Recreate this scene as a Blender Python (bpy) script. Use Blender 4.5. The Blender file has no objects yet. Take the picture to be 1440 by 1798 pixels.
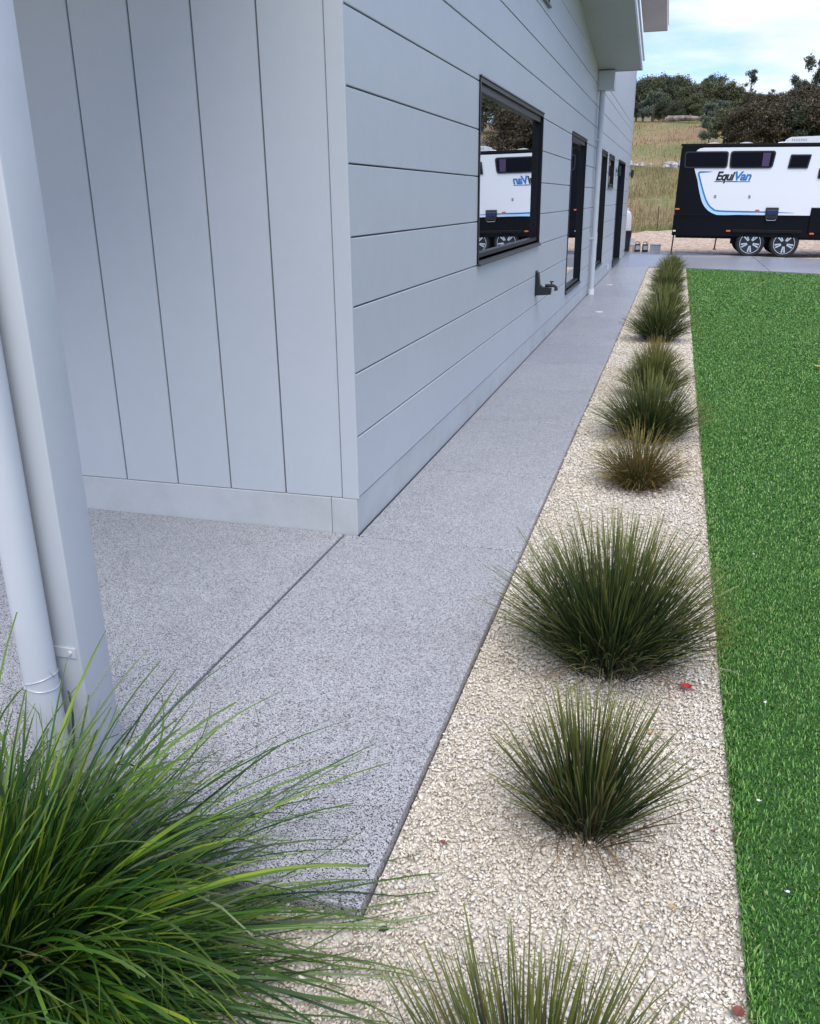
import bpy, bmesh, math, random
import numpy as np
from mathutils import Vector, Matrix
S = bpy.context.scene
C = bpy.context.collection
R = math.radians
rng = np.random.default_rng(7)
random.seed(7)

# ------------------------------------------------------------------ camera
def cam_matrix(loc, yaw, pitch, roll):
    cy, sy = math.cos(yaw), math.sin(yaw)
    F = Vector((-sy*math.cos(pitch), cy*math.cos(pitch), -math.sin(pitch)))
    r0 = Vector((cy, sy, 0)); u0 = r0.cross(F)
    r = math.cos(roll)*r0 + math.sin(roll)*u0
    u = r.cross(F)
    M = Matrix(((r.x, u.x, -F.x, loc[0]), (r.y, u.y, -F.y, loc[1]), (r.z, u.z, -F.z, loc[2]), (0, 0, 0, 1)))
    return M
cd = bpy.data.cameras.new('camera'); cam = bpy.data.objects.new('camera', cd); C.objects.link(cam)
cd.sensor_fit = 'HORIZONTAL'; cd.sensor_width = 36; cd.lens = 36*1516.86/1440
cd.clip_start = .05; cd.clip_end = 5000
cam.matrix_world = cam_matrix((1.3766, -3.7387, 1.55), .28986, .34669, -.01219)
S.camera = cam

# ------------------------------------------------------------------ world and sun
SUN_EL, SUN_AZ = 60.0, 158.0            # azimuth measured from +Y towards +X
w = bpy.data.worlds.new('World'); S.world = w; w.use_nodes = True
nt = w.node_tree; N = nt.nodes; L = nt.links
N.clear()
def wn(t, **k):
    n = N.new(t)
    for a, b in k.items(): setattr(n, a, b)
    return n
sky = wn('ShaderNodeTexSky', sky_type='NISHITA', sun_disc=False)
sky.sun_elevation = R(SUN_EL); sky.sun_rotation = R(SUN_AZ); sky.air_density = 1.0; sky.dust_density = .1; sky.ozone_density = 4
tc = wn('ShaderNodeTexCoord'); sep = wn('ShaderNodeSeparateXYZ'); L.new(tc.outputs['Generated'], sep.inputs[0])
zz = wn('ShaderNodeMath', operation='MAXIMUM'); L.new(sep.outputs[2], zz.inputs[0]); zz.inputs[1].default_value = 0.0
za = wn('ShaderNodeMath', operation='ADD'); L.new(zz.outputs[0], za.inputs[0]); za.inputs[1].default_value = .12
dx = wn('ShaderNodeMath', operation='DIVIDE'); L.new(sep.outputs[0], dx.inputs[0]); L.new(za.outputs[0], dx.inputs[1])
dy = wn('ShaderNodeMath', operation='DIVIDE'); L.new(sep.outputs[1], dy.inputs[0]); L.new(za.outputs[0], dy.inputs[1])
cmb = wn('ShaderNodeCombineXYZ'); L.new(dx.outputs[0], cmb.inputs[0]); L.new(dy.outputs[0], cmb.inputs[1]); cmb.inputs[2].default_value = 5.0
nz = wn('ShaderNodeTexNoise'); nz.inputs['Scale'].default_value = .85; nz.inputs['Detail'].default_value = 9; nz.inputs['Roughness'].default_value = .55
L.new(cmb.outputs[0], nz.inputs['Vector'])
rp = wn('ShaderNodeValToRGB'); rp.color_ramp.elements[0].position = .42; rp.color_ramp.elements[1].position = .58
L.new(nz.outputs['Fac'], rp.inputs[0])
mfac = wn('ShaderNodeMath', operation='MULTIPLY_ADD'); L.new(rp.outputs[0], mfac.inputs[0]); mfac.inputs[1].default_value = .84; mfac.inputs[2].default_value = .06
nz2 = wn('ShaderNodeTexNoise'); nz2.inputs['Scale'].default_value = 2.2; nz2.inputs['Detail'].default_value = 6; L.new(cmb.outputs[0], nz2.inputs['Vector'])
crp = wn('ShaderNodeValToRGB')
crp.color_ramp.elements[0].position = .3; crp.color_ramp.elements[0].color = (.60, .69, .86, 1)
crp.color_ramp.elements[1].position = .7; crp.color_ramp.elements[1].color = (.82, .87, .95, 1)
L.new(nz2.outputs['Fac'], crp.inputs[0])
csc = wn('ShaderNodeVectorMath', operation='SCALE'); L.new(crp.outputs[0], csc.inputs[0]); csc.inputs['Scale'].default_value = 4.7
mx = wn('ShaderNodeMix', data_type='RGBA'); hz_ = wn('ShaderNodeMapRange'); L.new(zz.outputs[0], hz_.inputs[0]); hz_.inputs[1].default_value = 0.0; hz_.inputs[2].default_value = .26; hz_.inputs[3].default_value = .55; hz_.inputs[4].default_value = 0.0
mf2 = wn('ShaderNodeMath', operation='ADD', use_clamp=True); L.new(mfac.outputs[0], mf2.inputs[0]); L.new(hz_.outputs[0], mf2.inputs[1])
tint = wn('ShaderNodeMix', data_type='RGBA', blend_type='MULTIPLY'); tint.inputs[0].default_value = 1; L.new(sky.outputs[0], tint.inputs[6]); tint.inputs[7].default_value = (.38, .55, .88, 1)
L.new(mf2.outputs[0], mx.inputs[0]); L.new(tint.outputs[2], mx.inputs[6]); L.new(csc.outputs[0], mx.inputs[7])
bg = wn('ShaderNodeBackground'); bg.inputs[1].default_value = .12; L.new(mx.outputs[2], bg.inputs[0])
wo = wn('ShaderNodeOutputWorld'); L.new(bg.outputs[0], wo.inputs[0])

sd = bpy.data.lights.new('sun', 'SUN'); sd.energy = 1.5; sd.angle = R(45); sd.color = (1, .96, .89)
so = bpy.data.objects.new('sun', sd); C.objects.link(so)
dvec = Vector((math.sin(R(SUN_AZ))*math.cos(R(SUN_EL)), math.cos(R(SUN_AZ))*math.cos(R(SUN_EL)), math.sin(R(SUN_EL))))
so.rotation_euler = dvec.to_track_quat('Z', 'Y').to_euler(); so.location = dvec*50

S.view_settings.view_transform = 'Standard'; S.view_settings.look = 'None'
S.view_settings.exposure = 1.28; S.view_settings.gamma = 1
S.view_settings.use_curve_mapping = False
S.cycles.max_bounces = 6; S.cycles.diffuse_bounces = 3; S.cycles.glossy_bounces = 4
S.cycles.use_denoising = True

# ------------------------------------------------------------------ materials
def mat(name, col, rough=.6, metal=0, spec=.5, coat=0):
    m = bpy.data.materials.new(name); m.use_nodes = True
    b = m.node_tree.nodes['Principled BSDF']
    b.inputs['Base Color'].default_value = (*col, 1); b.inputs['Roughness'].default_value = rough
    b.inputs['Metallic'].default_value = metal; b.inputs['Specular IOR Level'].default_value = spec
    b.inputs['Coat Weight'].default_value = coat
    return m
def nd(m, t, **k):
    n = m.node_tree.nodes.new(t)
    for a, b in k.items(): setattr(n, a, b)
    return n
def lk(m, a, b): m.node_tree.links.new(a, b)
def bsdf(m): return m.node_tree.nodes['Principled BSDF']
def noise(m, scale, detail=4, rough=.5, vec=None):
    n = nd(m, 'ShaderNodeTexNoise'); n.inputs['Scale'].default_value = scale; n.inputs['Detail'].default_value = detail; n.inputs['Roughness'].default_value = rough
    if vec is None:
        t = nd(m, 'ShaderNodeTexCoord'); vec = t.outputs['Object']
    lk(m, vec, n.inputs['Vector']); return n
def ramp(m, src, stops):
    r = nd(m, 'ShaderNodeValToRGB'); e = r.color_ramp.elements
    while len(e) < len(stops): e.new(.5)
    for x, (p, c) in zip(e, stops):
        x.position = p; x.color = (*c, 1) if len(c) == 3 else c
    lk(m, src, r.inputs[0]); return r
def bump(m, src, strength, dist):
    b = nd(m, 'ShaderNodeBump'); b.inputs['Strength'].default_value = strength; b.inputs['Distance'].default_value = dist
    lk(m, src, b.inputs['Height']); lk(m, b.outputs[0], bsdf(m).inputs['Normal']); return b
def mixc(m, fac, a, b, mode='MIX'):
    x = nd(m, 'ShaderNodeMix', data_type='RGBA', blend_type=mode)
    for i, v in ((0, fac), (6, a), (7, b)):
        if isinstance(v, (int, float)): x.inputs[i].default_value = v
        elif isinstance(v, tuple): x.inputs[i].default_value = (*v, 1)
        else: lk(m, v, x.inputs[i])
    return x.outputs[2]
def wallish(name, a, b, rough, bumpd, sc=60):
    m = mat(name, a, rough)
    n1 = noise(m, 1.3, 5); r = ramp(m, n1.outputs['Fac'], [(.3, a), (.7, b)])
    n3 = noise(m, 9, 6, .7); r3 = ramp(m, n3.outputs['Fac'], [(.35, (.965, .975, .97)), (.6, (1, 1, 1))])
    lk(m, mixc(m, 1.0, r.outputs[0], r3.outputs[0], 'MULTIPLY'), bsdf(m).inputs['Base Color'])
    n2 = noise(m, sc, 3); b1 = bump(m, n2.outputs['Fac'], .25, bumpd)
    n6 = noise(m, 1.7, 2); b2 = nd(m, 'ShaderNodeBump'); b2.inputs['Strength'].default_value = .35; b2.inputs['Distance'].default_value = .006
    lk(m, n6.outputs['Fac'], b2.inputs['Height']); lk(m, b2.outputs[0], b1.inputs['Normal'])
    return m
M = {}
M['paint'] = wallish('painted_cladding', (.50, .52, .525), (.52, .54, .545), .45, .0004, 220)
M['core'] = mat('wall_backing', (.22, .23, .24), .8)
M['plinth'] = wallish('painted_concrete', (.48, .49, .48), (.55, .56, .54), .7, .0015, 90)
def plinth_pits():
    m = M['plinth']; b = bsdf(m); src = b.inputs['Base Color'].links[0].from_socket
    n = noise(m, 38, 5, .75); q = ramp(m, n.outputs['Fac'], [(.27, (.72, .71, .68)), (.36, (1, 1, 1))])
    n_ = noise(m, 3, 6, .7); q_ = ramp(m, n_.outputs['Fac'], [(.33, (.90, .885, .86)), (.55, (1, 1, 1))])
    lk(m, mixc(m, 1.0, mixc(m, 1.0, src, q.outputs[0], 'MULTIPLY'), q_.outputs[0], 'MULTIPLY'), b.inputs['Base Color'])
plinth_pits()
M['soffit'] = wallish('soffit_paint', (.46, .47, .47), (.50, .51, .51), .6, .0004)
M['metal_white'] = mat('coated_steel', (.60, .68, .78), .16, .6)
M['post'] = wallish('painted_steel', (.54, .555, .57), (.58, .595, .61), .38, .0003)
M['pvc'] = wallish('painted_pipe', (.56, .575, .595), (.60, .615, .63), .4, .0003)
M['galv'] = mat('galvanised', (.62, .63, .64), .35, .3)
M['frame'] = mat('black_aluminium', (.008, .009, .012), .38, 0, .25)
M['sill'] = mat('dark_grey_aluminium', (.05, .055, .065), .28, .3)
g = mat('window_glass', (.004, .005, .006), .02)
lw = nd(g, 'ShaderNodeLayerWeight'); pw_ = nd(g, 'ShaderNodeMath', operation='POWER'); lk(g, lw.outputs['Facing'], pw_.inputs[0]); pw_.inputs[1].default_value = 2.2
fr = nd(g, 'ShaderNodeMath', operation='MULTIPLY_ADD'); lk(g, pw_.outputs[0], fr.inputs[0]); fr.inputs[1].default_value = .85; fr.inputs[2].default_value = .12; lw.inputs[0].default_value = .5
gl = nd(g, 'ShaderNodeBsdfGlossy'); gl.inputs['Roughness'].default_value = .0; gl.inputs['Color'].default_value = (.93, .96, 1, 1)
ms = nd(g, 'ShaderNodeMixShader'); lk(g, fr.outputs[0], ms.inputs[0]); lk(g, bsdf(g).outputs[0], ms.inputs[1]); lk(g, gl.outputs[0], ms.inputs[2])
gn = noise(g, .8, 1); gb = nd(g, 'ShaderNodeBump'); gb.inputs['Strength'].default_value = .03; gb.inputs['Distance'].default_value = .02
lk(g, gn.outputs['Fac'], gb.inputs['Height']); lk(g, gb.outputs[0], gl.inputs['Normal'])
lk(g, ms.outputs[0], g.node_tree.nodes['Material Output'].inputs['Surface'])
M['glass'] = g
# exposed aggregate
m = mat('exposed_aggregate', (.4, .4, .4), .42)
tcn = nd(m, 'ShaderNodeTexCoord'); V = tcn.outputs['Object']
vo = nd(m, 'ShaderNodeTexVoronoi'); vo.inputs['Scale'].default_value = 320; lk(m, V, vo.inputs['Vector'])
sp = nd(m, 'ShaderNodeSeparateColor'); lk(m, vo.outputs['Color'], sp.inputs[0])
r = ramp(m, sp.outputs[0], [(0, (.04, .04, .05)), (.20, (.09, .09, .10)), (.25, (.385, .375, .365)), (.62, (.54, .525, .51)), (1, (.76, .745, .725))])
n1 = noise(m, .9, 5, .6, V); r1 = ramp(m, n1.outputs['Fac'], [(.3, (.88, .88, .88)), (.7, (1, 1, 1))])
n4 = noise(m, 420, 2, .5, V); r4 = ramp(m, n4.outputs['Fac'], [(.3, (.7, .7, .72)), (.6, (1, 1, 1))])
c = mixc(m, 1.0, r.outputs[0], r1.outputs[0], 'MULTIPLY'); c = mixc(m, 1.0, c, r4.outputs[0], 'MULTIPLY')
oi = nd(m, 'ShaderNodeObjectInfo'); ro = ramp(m, oi.outputs['Random'], [(0, (.92, .92, .93)), (1, (1, 1, 1))]); c = mixc(m, 1.0, c, ro.outputs[0], 'MULTIPLY')
nst = noise(m, 5, 5, .65, V); rst = ramp(m, nst.outputs['Fac'], [(.32, (.90, .89, .88)), (.5, (1, 1, 1))]); c = mixc(m, 1.0, c, rst.outputs[0], 'MULTIPLY')
lk(m, c, bsdf(m).inputs['Base Color']); bsdf(m).inputs['Roughness'].default_value = .33; bump(m, vo.outputs['Distance'], .4, -.0012)
M['aggregate'] = m
M['joint'] = mat('joint_sealant', (.09, .09, .095), .8)
m = mat('driveway_concrete', (.4, .4, .42), .28)
n1 = noise(m, .5, 6, .6); r = ramp(m, n1.outputs['Fac'], [(.3, (.29, .30, .34)), (.7, (.36, .37, .415))])
lk(m, r.outputs[0], bsdf(m).inputs['Base Color']); n2 = noise(m, 80, 3); bump(m, n2.outputs['Fac'], .2, .001)
M['concrete'] = m
m = mat('pebble_stone', (.6, .55, .48), .75)
gi = nd(m, 'ShaderNodeNewGeometry')
r = ramp(m, gi.outputs['Random Per Island'], [(0, (.48, .42, .33)), (.10, (.66, .60, .50)), (.3, (.80, .73, .60)), (.7, (.87, .80, .68)), (.93, (.92, .87, .77)), (1, (.66, .52, .38))])
n1 = noise(m, 160, 4, .6); r1 = ramp(m, n1.outputs['Fac'], [(.3, (.82, .80, .76)), (.65, (1, 1, 1))])
n5 = noise(m, 1.6, 4, .6); r5 = ramp(m, n5.outputs['Fac'], [(.35, (.92, .89, .84)), (.6, (1, 1, 1))])
c = mixc(m, 1.0, r.outputs[0], r1.outputs[0], 'MULTIPLY'); lk(m, mixc(m, 1.0, c, r5.outputs[0], 'MULTIPLY'), bsdf(m).inputs['Base Color'])
bump(m, n1.outputs['Fac'], .3, .001)
M['pebble'] = m
m = mat('bed_soil', (.3, .26, .2), .9)
vo = nd(m, 'ShaderNodeTexVoronoi'); vo.inputs['Scale'].default_value = 75; tcn = nd(m, 'ShaderNodeTexCoord'); lk(m, tcn.outputs['Object'], vo.inputs['Vector'])
r = ramp(m, vo.outputs['Distance'], [(0, (.78, .72, .60)), (.5, (.64, .58, .48)), (.9, (.36, .32, .26))]); lk(m, r.outputs[0], bsdf(m).inputs['Base Color']); bump(m, vo.outputs['Distance'], .8, -.006)
M['bed'] = m
m = mat('yard_gravel', (.5, .38, .26), .85)
vo = nd(m, 'ShaderNodeTexVoronoi'); vo.inputs['Scale'].default_value = 14; tcn = nd(m, 'ShaderNodeTexCoord'); lk(m, tcn.outputs['Object'], vo.inputs['Vector'])
sp = nd(m, 'ShaderNodeSeparateColor'); lk(m, vo.outputs['Color'], sp.inputs[0])
r = ramp(m, sp.outputs[0], [(0, (.22, .13, .08)), (.5, (.50, .35, .23)), (1, (.72, .58, .44))]); lk(m, r.outputs[0], bsdf(m).inputs['Base Color']); bump(m, vo.outputs['Distance'], .8, -.03)
M['yard'] = m
m = mat('turf_backing', (.03, .09, .012), .9); n1 = noise(m, 140, 4, .7); r_ = ramp(m, n1.outputs['Fac'], [(.3, (.014, .04, .008)), (.55, (.04, .12, .018)), (.75, (.10, .25, .04))]); lk(m, r_.outputs[0], bsdf(m).inputs['Base Color']); bump(m, n1.outputs['Fac'], .8, .01); M['turf_base'] = m

def leafmat(name, stops, tip=None, tipc=(.3, .26, .06), rough=.45, trans=.25, root=None, baseramp=None):
    m = mat(name, (.1, .2, .05), rough)
    gi = nd(m, 'ShaderNodeNewGeometry')
    r = ramp(m, gi.outputs['Random Per Island'], stops)
    col = r.outputs[0]
    if tip is not None:
        at = nd(m, 'ShaderNodeAttribute', attribute_name='along')
        rr = ramp(m, at.outputs['Fac'], [(tip, (0, 0, 0)), (1, (1, 1, 1))])
        col = mixc(m, rr.outputs[0], col, tipc)
        if root:
            r2 = ramp(m, at.outputs['Fac'], [(0, (1, 1, 1)), (.20, (0, 0, 0))])
            col = mixc(m, r2.outputs[0], col, root)
    lk(m, col, bsdf(m).inputs['Base Color'])
    if trans:
        tr = nd(m, 'ShaderNodeBsdfTranslucent'); lk(m, col, tr.inputs[0])
        mx_ = nd(m, 'ShaderNodeMixShader'); mx_.inputs[0].default_value = trans
        lk(m, bsdf(m).outputs[0], mx_.inputs[1]); lk(m, tr.outputs[0], mx_.inputs[2]); lk(m, mx_.outputs[0], m.node_tree.nodes['Material Output'].inputs['Surface'])
    return m
M['turf'] = leafmat('turf_blade', [(0, (.03, .09, .014)), (.3, (.072, .205, .03)), (.7, (.145, .345, .052)), (.93, (.31, .52, .14)), (1, (.43, .44, .19))], trans=.2, rough=.5)
M['lom'] = leafmat('strap_leaf', [(0, (.008, .030, .006)), (.4, (.022, .075, .009)), (.75, (.055, .14, .012)), (.9, (.14, .25, .02)), (1, (.32, .40, .03))], .7, (.10, .155, .02), .42, .18, (.10, .075, .035))
M['lom_dark'] = leafmat('strap_leaf_dark', [(0, (.008, .022, .009)), (.45, (.020, .046, .013)), (.85, (.042, .08, .018)), (1, (.13, .11, .04))], .62, (.20, .20, .04), .45, .15, (.07, .05, .028))
M['lom_olive'] = leafmat('strap_leaf_olive', [(0, (.010, .024, .008)), (.45, (.022, .046, .011)), (.8, (.05, .078, .015)), (.9, (.11, .06, .022)), (1, (.18, .15, .04))], .55, (.19, .20, .04), .42, .18, (.07, .05, .028))
M['lom_brown'] = leafmat('strap_leaf_brown', [(0, (.035, .05, .016)), (.3, (.10, .075, .022)), (.6, (.18, .11, .035)), (.8, (.28, .17, .06)), (.85, (.06, .10, .025)), (1, (.07, .12, .03))], .6, (.30, .22, .05), .5, .2, (.11, .05, .025))
M['straw'] = leafmat('dead_leaf_blade', [(0, (.14, .07, .035)), (.5, (.27, .17, .08)), (1, (.45, .36, .22))], None, trans=.2, rough=.6)
M['field_blade'] = leafmat('field_grass', [(0, (.20, .15, .06)), (.5, (.36, .27, .12)), (.85, (.48, .38, .20)), (1, (.16, .20, .06))], None, trans=.3, rough=.7)
M['field_rust'] = leafmat('field_grass_rust', [(0, (.20, .13, .05)), (.5, (.34, .23, .10)), (1, (.44, .34, .16))], None, trans=.3, rough=.7)
M['field_green'] = leafmat('field_grass_green', [(0, (.09, .14, .035)), (.5, (.21, .26, .07)), (1, (.40, .35, .15))], None, trans=.3, rough=.7)
TREEC = {}
for k, st in dict(a=[(0, (0.036, 0.051, 0.028)), (.6, (0.074, 0.093, 0.048)), (1, (0.156, 0.171, 0.092))],
                  b=[(0, (0.060, 0.071, 0.032)), (.6, (0.120, 0.132, 0.057)), (1, (0.216, 0.213, 0.103))],
                  c=[(0, (0.036, 0.032, 0.017)), (.6, (0.102, 0.081, 0.044)), (1, (0.192, 0.146, 0.081))],
                  d=[(0, (0.082, 0.104, 0.075)), (.6, (0.149, 0.185, 0.130)), (1, (0.296, 0.343, 0.248))]).items():
    TREEC[k] = leafmat('gum_leaves_'+k, st, None, trans=.3, rough=.6)
m = mat('gum_bark', (.2, .16, .12), .8); n1 = noise(m, 1.5, 5); r = ramp(m, n1.outputs['Fac'], [(.35, (.10, .08, .06)), (.65, (.38, .31, .25))]); lk(m, r.outputs[0], bsdf(m).inputs['Base Color']); M['bark'] = m
m = mat('hillside_ground', (.3, .25, .1), .95)
tcn = nd(m, 'ShaderNodeTexCoord'); V = tcn.outputs['Object']
mp = nd(m, 'ShaderNodeMapping'); lk(m, V, mp.inputs[0]); mp.inputs['Scale'].default_value = (1, .45, 1)
n1 = noise(m, .12, 6, .6, mp.outputs[0]); r = ramp(m, n1.outputs['Fac'], [(.36, (.32, .20, .10)), (.50, (.38, .27, .13)), (.58, (.25, .25, .08)), (.70, (.15, .20, .05))])
n2 = noise(m, 2.5, 6, .7, V); r2 = ramp(m, n2.outputs['Fac'], [(.3, (.6, .6, .6)), (.7, (1.1, 1.1, 1.1))])
spx = nd(m, 'ShaderNodeSeparateXYZ'); lk(m, V, spx.inputs[0])
yr = nd(m, 'ShaderNodeMapRange'); lk(m, spx.outputs[1], yr.inputs[0]); yr.inputs[1].default_value = 120; yr.inputs[2].default_value = 230
far = mixc(m, yr.outputs[0], mixc(m, 1.0, r.outputs[0], r2.outputs[0], 'MULTIPLY'), (.10, .125, .06))
lk(m, far, bsdf(m).inputs['Base Color']); bump(m, n2.outputs['Fac'], 1, .3)
M['hill'] = m
m = mat('field_stone', (.4, .38, .36), .9); n1 = noise(m, 3, 5); r = ramp(m, n1.outputs['Fac'], [(.35, (.16, .15, .13)), (.65, (.52, .49, .45))]); lk(m, r.outputs[0], bsdf(m).inputs['Base Color']); bump(m, n1.outputs['Fac'], .8, .1); M['rock'] = m
M['van_black'] = mat('van_black_gelcoat', (.004, .0045, .007), .3, 0, .15, 0)
M['van_white'] = mat('van_white_gelcoat', (.78, .79, .80), .22, 0, .5, .4)
M['van_pale'] = mat('van_pale_blue_film', (.45, .68, .88), .3)
M['van_blue'] = mat('van_blue_film', (.015, .19, .50), .3)
M['van_ink'] = mat('van_black_film', (.012, .013, .018), .35)
M['van_hatch'] = mat('hatch_blue_reflection', (.004, .012, .09), .15, 0, .6, .5)  # blue reflection on the hatch cover, put into its base colour
M['chassis'] = mat('chassis_black', (.006, .006, .007), .6, 0, .2)
M['acrylic'] = mat('tinted_acrylic', (.004, .004, .008), .12, 0, .08)
M['curtain'] = mat('mauve_curtain', (.07, .045, .11), .9)
M['tyre'] = mat('tyre_rubber', (.012, .012, .013), .7)
M['rim_dark'] = mat('black_rim', (.01, .01, .011), .3)
M['rim_silver'] = mat('machined_alloy', (.75, .76, .78), .25, .9)
M['ac'] = mat('white_plastic', (.80, .80, .79), .4)
M['amber'] = mat('amber_lens', (.7, .14, .03), .25)
M['lens_white'] = mat('clear_lens', (.75, .7, .65), .2)
M['grey_pl'] = mat('grey_plastic', (.35, .37, .40), .5)
M['black_pl'] = mat('black_plastic', (.015, .016, .018), .5)
M['clear_pl'] = mat('milky_plastic', (.55, .55, .60), .35)
M['tin'] = mat('paint_tin_label', (.70, .55, .52), .45)
M['rust'] = mat('rusty_steel', (.10, .05, .03), .8)
M['wire'] = mat('fence_wire', (.25, .24, .23), .5, .7)
M['red_leaf'] = mat('red_leaf', (.42, .018, .012), .5)
M['tan_leaf'] = mat('tan_leaf', (.55, .30, .09), .6)
M['brown_leaf'] = mat('brown_leaf', (.20, .06, .03), .6)
M['dark_soil'] = mat('weed_mat', (.03, .035, .045), .8)
M['white_bit'] = mat('white_flake', (.8, .8, .8), .5)
M['roofmetal'] = mat('roof_metal', (.35, .38, .42), .35, .4)

# ------------------------------------------------------------------ helpers
def empty(name, label=None, cat=None, loc=(0, 0, 0), group=None, kind=None):
    o = bpy.data.objects.new(name, None); C.objects.link(o); o.location = loc; o.empty_display_size = .2
    tag(o, label, cat, group, kind); return o
def tag(o, label=None, cat=None, group=None, kind=None):
    for k, v in (('label', label), ('category', cat), ('group', group), ('kind', kind)):
        if v: o[k] = v
    return o
def link_mesh(name, me, m, parent=None, smooth=False, loc=None):
    for x in (m if isinstance(m, (list, tuple)) else [m]): me.materials.append(M[x] if isinstance(x, str) else x)
    if smooth: me.polygons.foreach_set('use_smooth', np.ones(len(me.polygons), bool))
    o = bpy.data.objects.new(name, me); C.objects.link(o)
    if parent: o.parent = parent
    if loc is not None: o.location = loc
    return o
def from_py(name, vs, fs, m, parent=None, smooth=False, loc=None):
    me = bpy.data.meshes.new(name); me.from_pydata([tuple(map(float, v)) for v in vs], [], fs); me.update()
    return link_mesh(name, me, m, parent, smooth, loc)
def np_mesh(name, V, F, along=None):
    """V (n,3), F (m,k) arrays -> mesh quickly"""
    me = bpy.data.meshes.new(name); k = F.shape[1]
    me.vertices.add(len(V)); me.vertices.foreach_set('co', V.astype(np.float32).ravel())
    me.loops.add(F.size); me.loops.foreach_set('vertex_index', F.astype(np.int32).ravel())
    me.polygons.add(len(F)); me.polygons.foreach_set('loop_start', np.arange(0, F.size, k, dtype=np.int32)); me.polygons.foreach_set('loop_total', np.full(len(F), k, np.int32))
    me.update(calc_edges=True)
    if along is not None:
        a = me.attributes.new('along', 'FLOAT', 'POINT'); a.data.foreach_set('value', along.astype(np.float32).ravel())
    return me
class MB:
    def __init__(s): s.v = []; s.f = []
    def add(s, v, f):
        o = len(s.v); s.v += [tuple(x) for x in v]; s.f += [tuple(i+o for i in q) for q in f]; return s
    def box(s, x0, x1, y0, y1, z0, z1, b=0):
        if b <= 0:
            v = [(x, y, z) for z in (z0, z1) for y in (y0, y1) for x in (x0, x1)]
            return s.add(v, [(0, 2, 3, 1), (4, 5, 7, 6), (0, 1, 5, 4), (2, 6, 7, 3), (0, 4, 6, 2), (1, 3, 7, 5)])
        bm = bmesh.new(); bmesh.ops.create_cube(bm, size=1)
        for q in bm.verts: q.co = Vector(((x0+x1)/2+q.co.x*(x1-x0), (y0+y1)/2+q.co.y*(y1-y0), (z0+z1)/2+q.co.z*(z1-z0)))
        bmesh.ops.bevel(bm, geom=bm.edges[:], offset=b, segments=2, affect='EDGES', profile=.5)
        bm.verts.index_update()
        s.add([tuple(q.co) for q in bm.verts], [tuple(q.index for q in f.verts) for f in bm.faces]); bm.free(); return s
    def prism(s, poly, axis, a, b):
        """poly: 2D ring; axis 0: (y,z) extruded along x; 1: (x,z) along y; 2: (x,y) along z"""
        n = len(poly)
        def P(p, t): return (t, p[0], p[1]) if axis == 0 else ((p[0], t, p[1]) if axis == 1 else (p[0], p[1], t))
        v = [P(p, a) for p in poly]+[P(p, b) for p in poly]
        f = [tuple(range(n))[::-1], tuple(range(n, 2*n))]+[(i, (i+1) % n, (i+1) % n+n, i+n) for i in range(n)]
        return s.add(v, f)
    def tube(s, pts, r, n=12, cap=True):
        pts = [Vector(p) for p in pts]; rs = r if isinstance(r, (list, tuple)) else [r]*len(pts); v = []; f = []
        for i, p in enumerate(pts):
            d = (pts[min(i+1, len(pts)-1)]-pts[max(i-1, 0)]).normalized()
            a = d.cross(Vector((0, 0, 1)) if abs(d.z) < .9 else Vector((1, 0, 0))).normalized(); b = d.cross(a)
            v += [tuple(p+rs[i]*(math.cos(2*math.pi*k/n)*a+math.sin(2*math.pi*k/n)*b)) for k in range(n)]
        for i in range(len(pts)-1):
            f += [(i*n+k, i*n+(k+1) % n, (i+1)*n+(k+1) % n, (i+1)*n+k) for k in range(n)]
        if cap: f += [tuple(range(n))[::-1], tuple((len(pts)-1)*n+k for k in range(n))]
        return s.add(v, f)
    def lathe(s, prof, c, axis='z', n=24):
        """prof [(r,t)...] revolved about axis through c"""
        v = []; f = []
        for r, t in prof:
            for k in range(n):
                a = 2*math.pi*k/n; p = (r*math.cos(a), r*math.sin(a), t)
                if axis == 'y': p = (p[0], p[2], p[1])
                v.append((c[0]+p[0], c[1]+p[1], c[2]+p[2]))
        for i in range(len(prof)-1): f += [(i*n+k, i*n+(k+1) % n, (i+1)*n+(k+1) % n, (i+1)*n+k) for k in range(n)]
        f += [tuple(range(n))[::-1], tuple((len(prof)-1)*n+k for k in range(n))]
        return s.add(v, f)
    def build(s, name, m, parent=None, smooth=False, loc=None):
        o = from_py(name, s.v, s.f, m, parent, False, loc)
        bm = bmesh.new(); bm.from_mesh(o.data); bmesh.ops.recalc_face_normals(bm, faces=bm.faces)
        if smooth:
            for q in bm.faces: q.smooth = True
            for e in bm.edges:
                if len(e.link_faces) == 2 and e.calc_face_angle(0) > .6: e.smooth = False
        bm.to_mesh(o.data); bm.free(); return o
def clip(poly, a, b, c):
    """keep a*x+b*y<=c"""
    out = []
    for i in range(len(poly)):
        p, q = poly[i], poly[(i+1) % len(poly)]
        fp, fq = a*p[0]+b*p[1]-c, a*q[0]+b*q[1]-c
        if fp <= 0: out.append(p)
        if (fp < 0 < fq) or (fq < 0 < fp):
            t = fp/(fp-fq); out.append((p[0]+t*(q[0]-p[0]), p[1]+t*(q[1]-p[1])))
    return out

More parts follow.
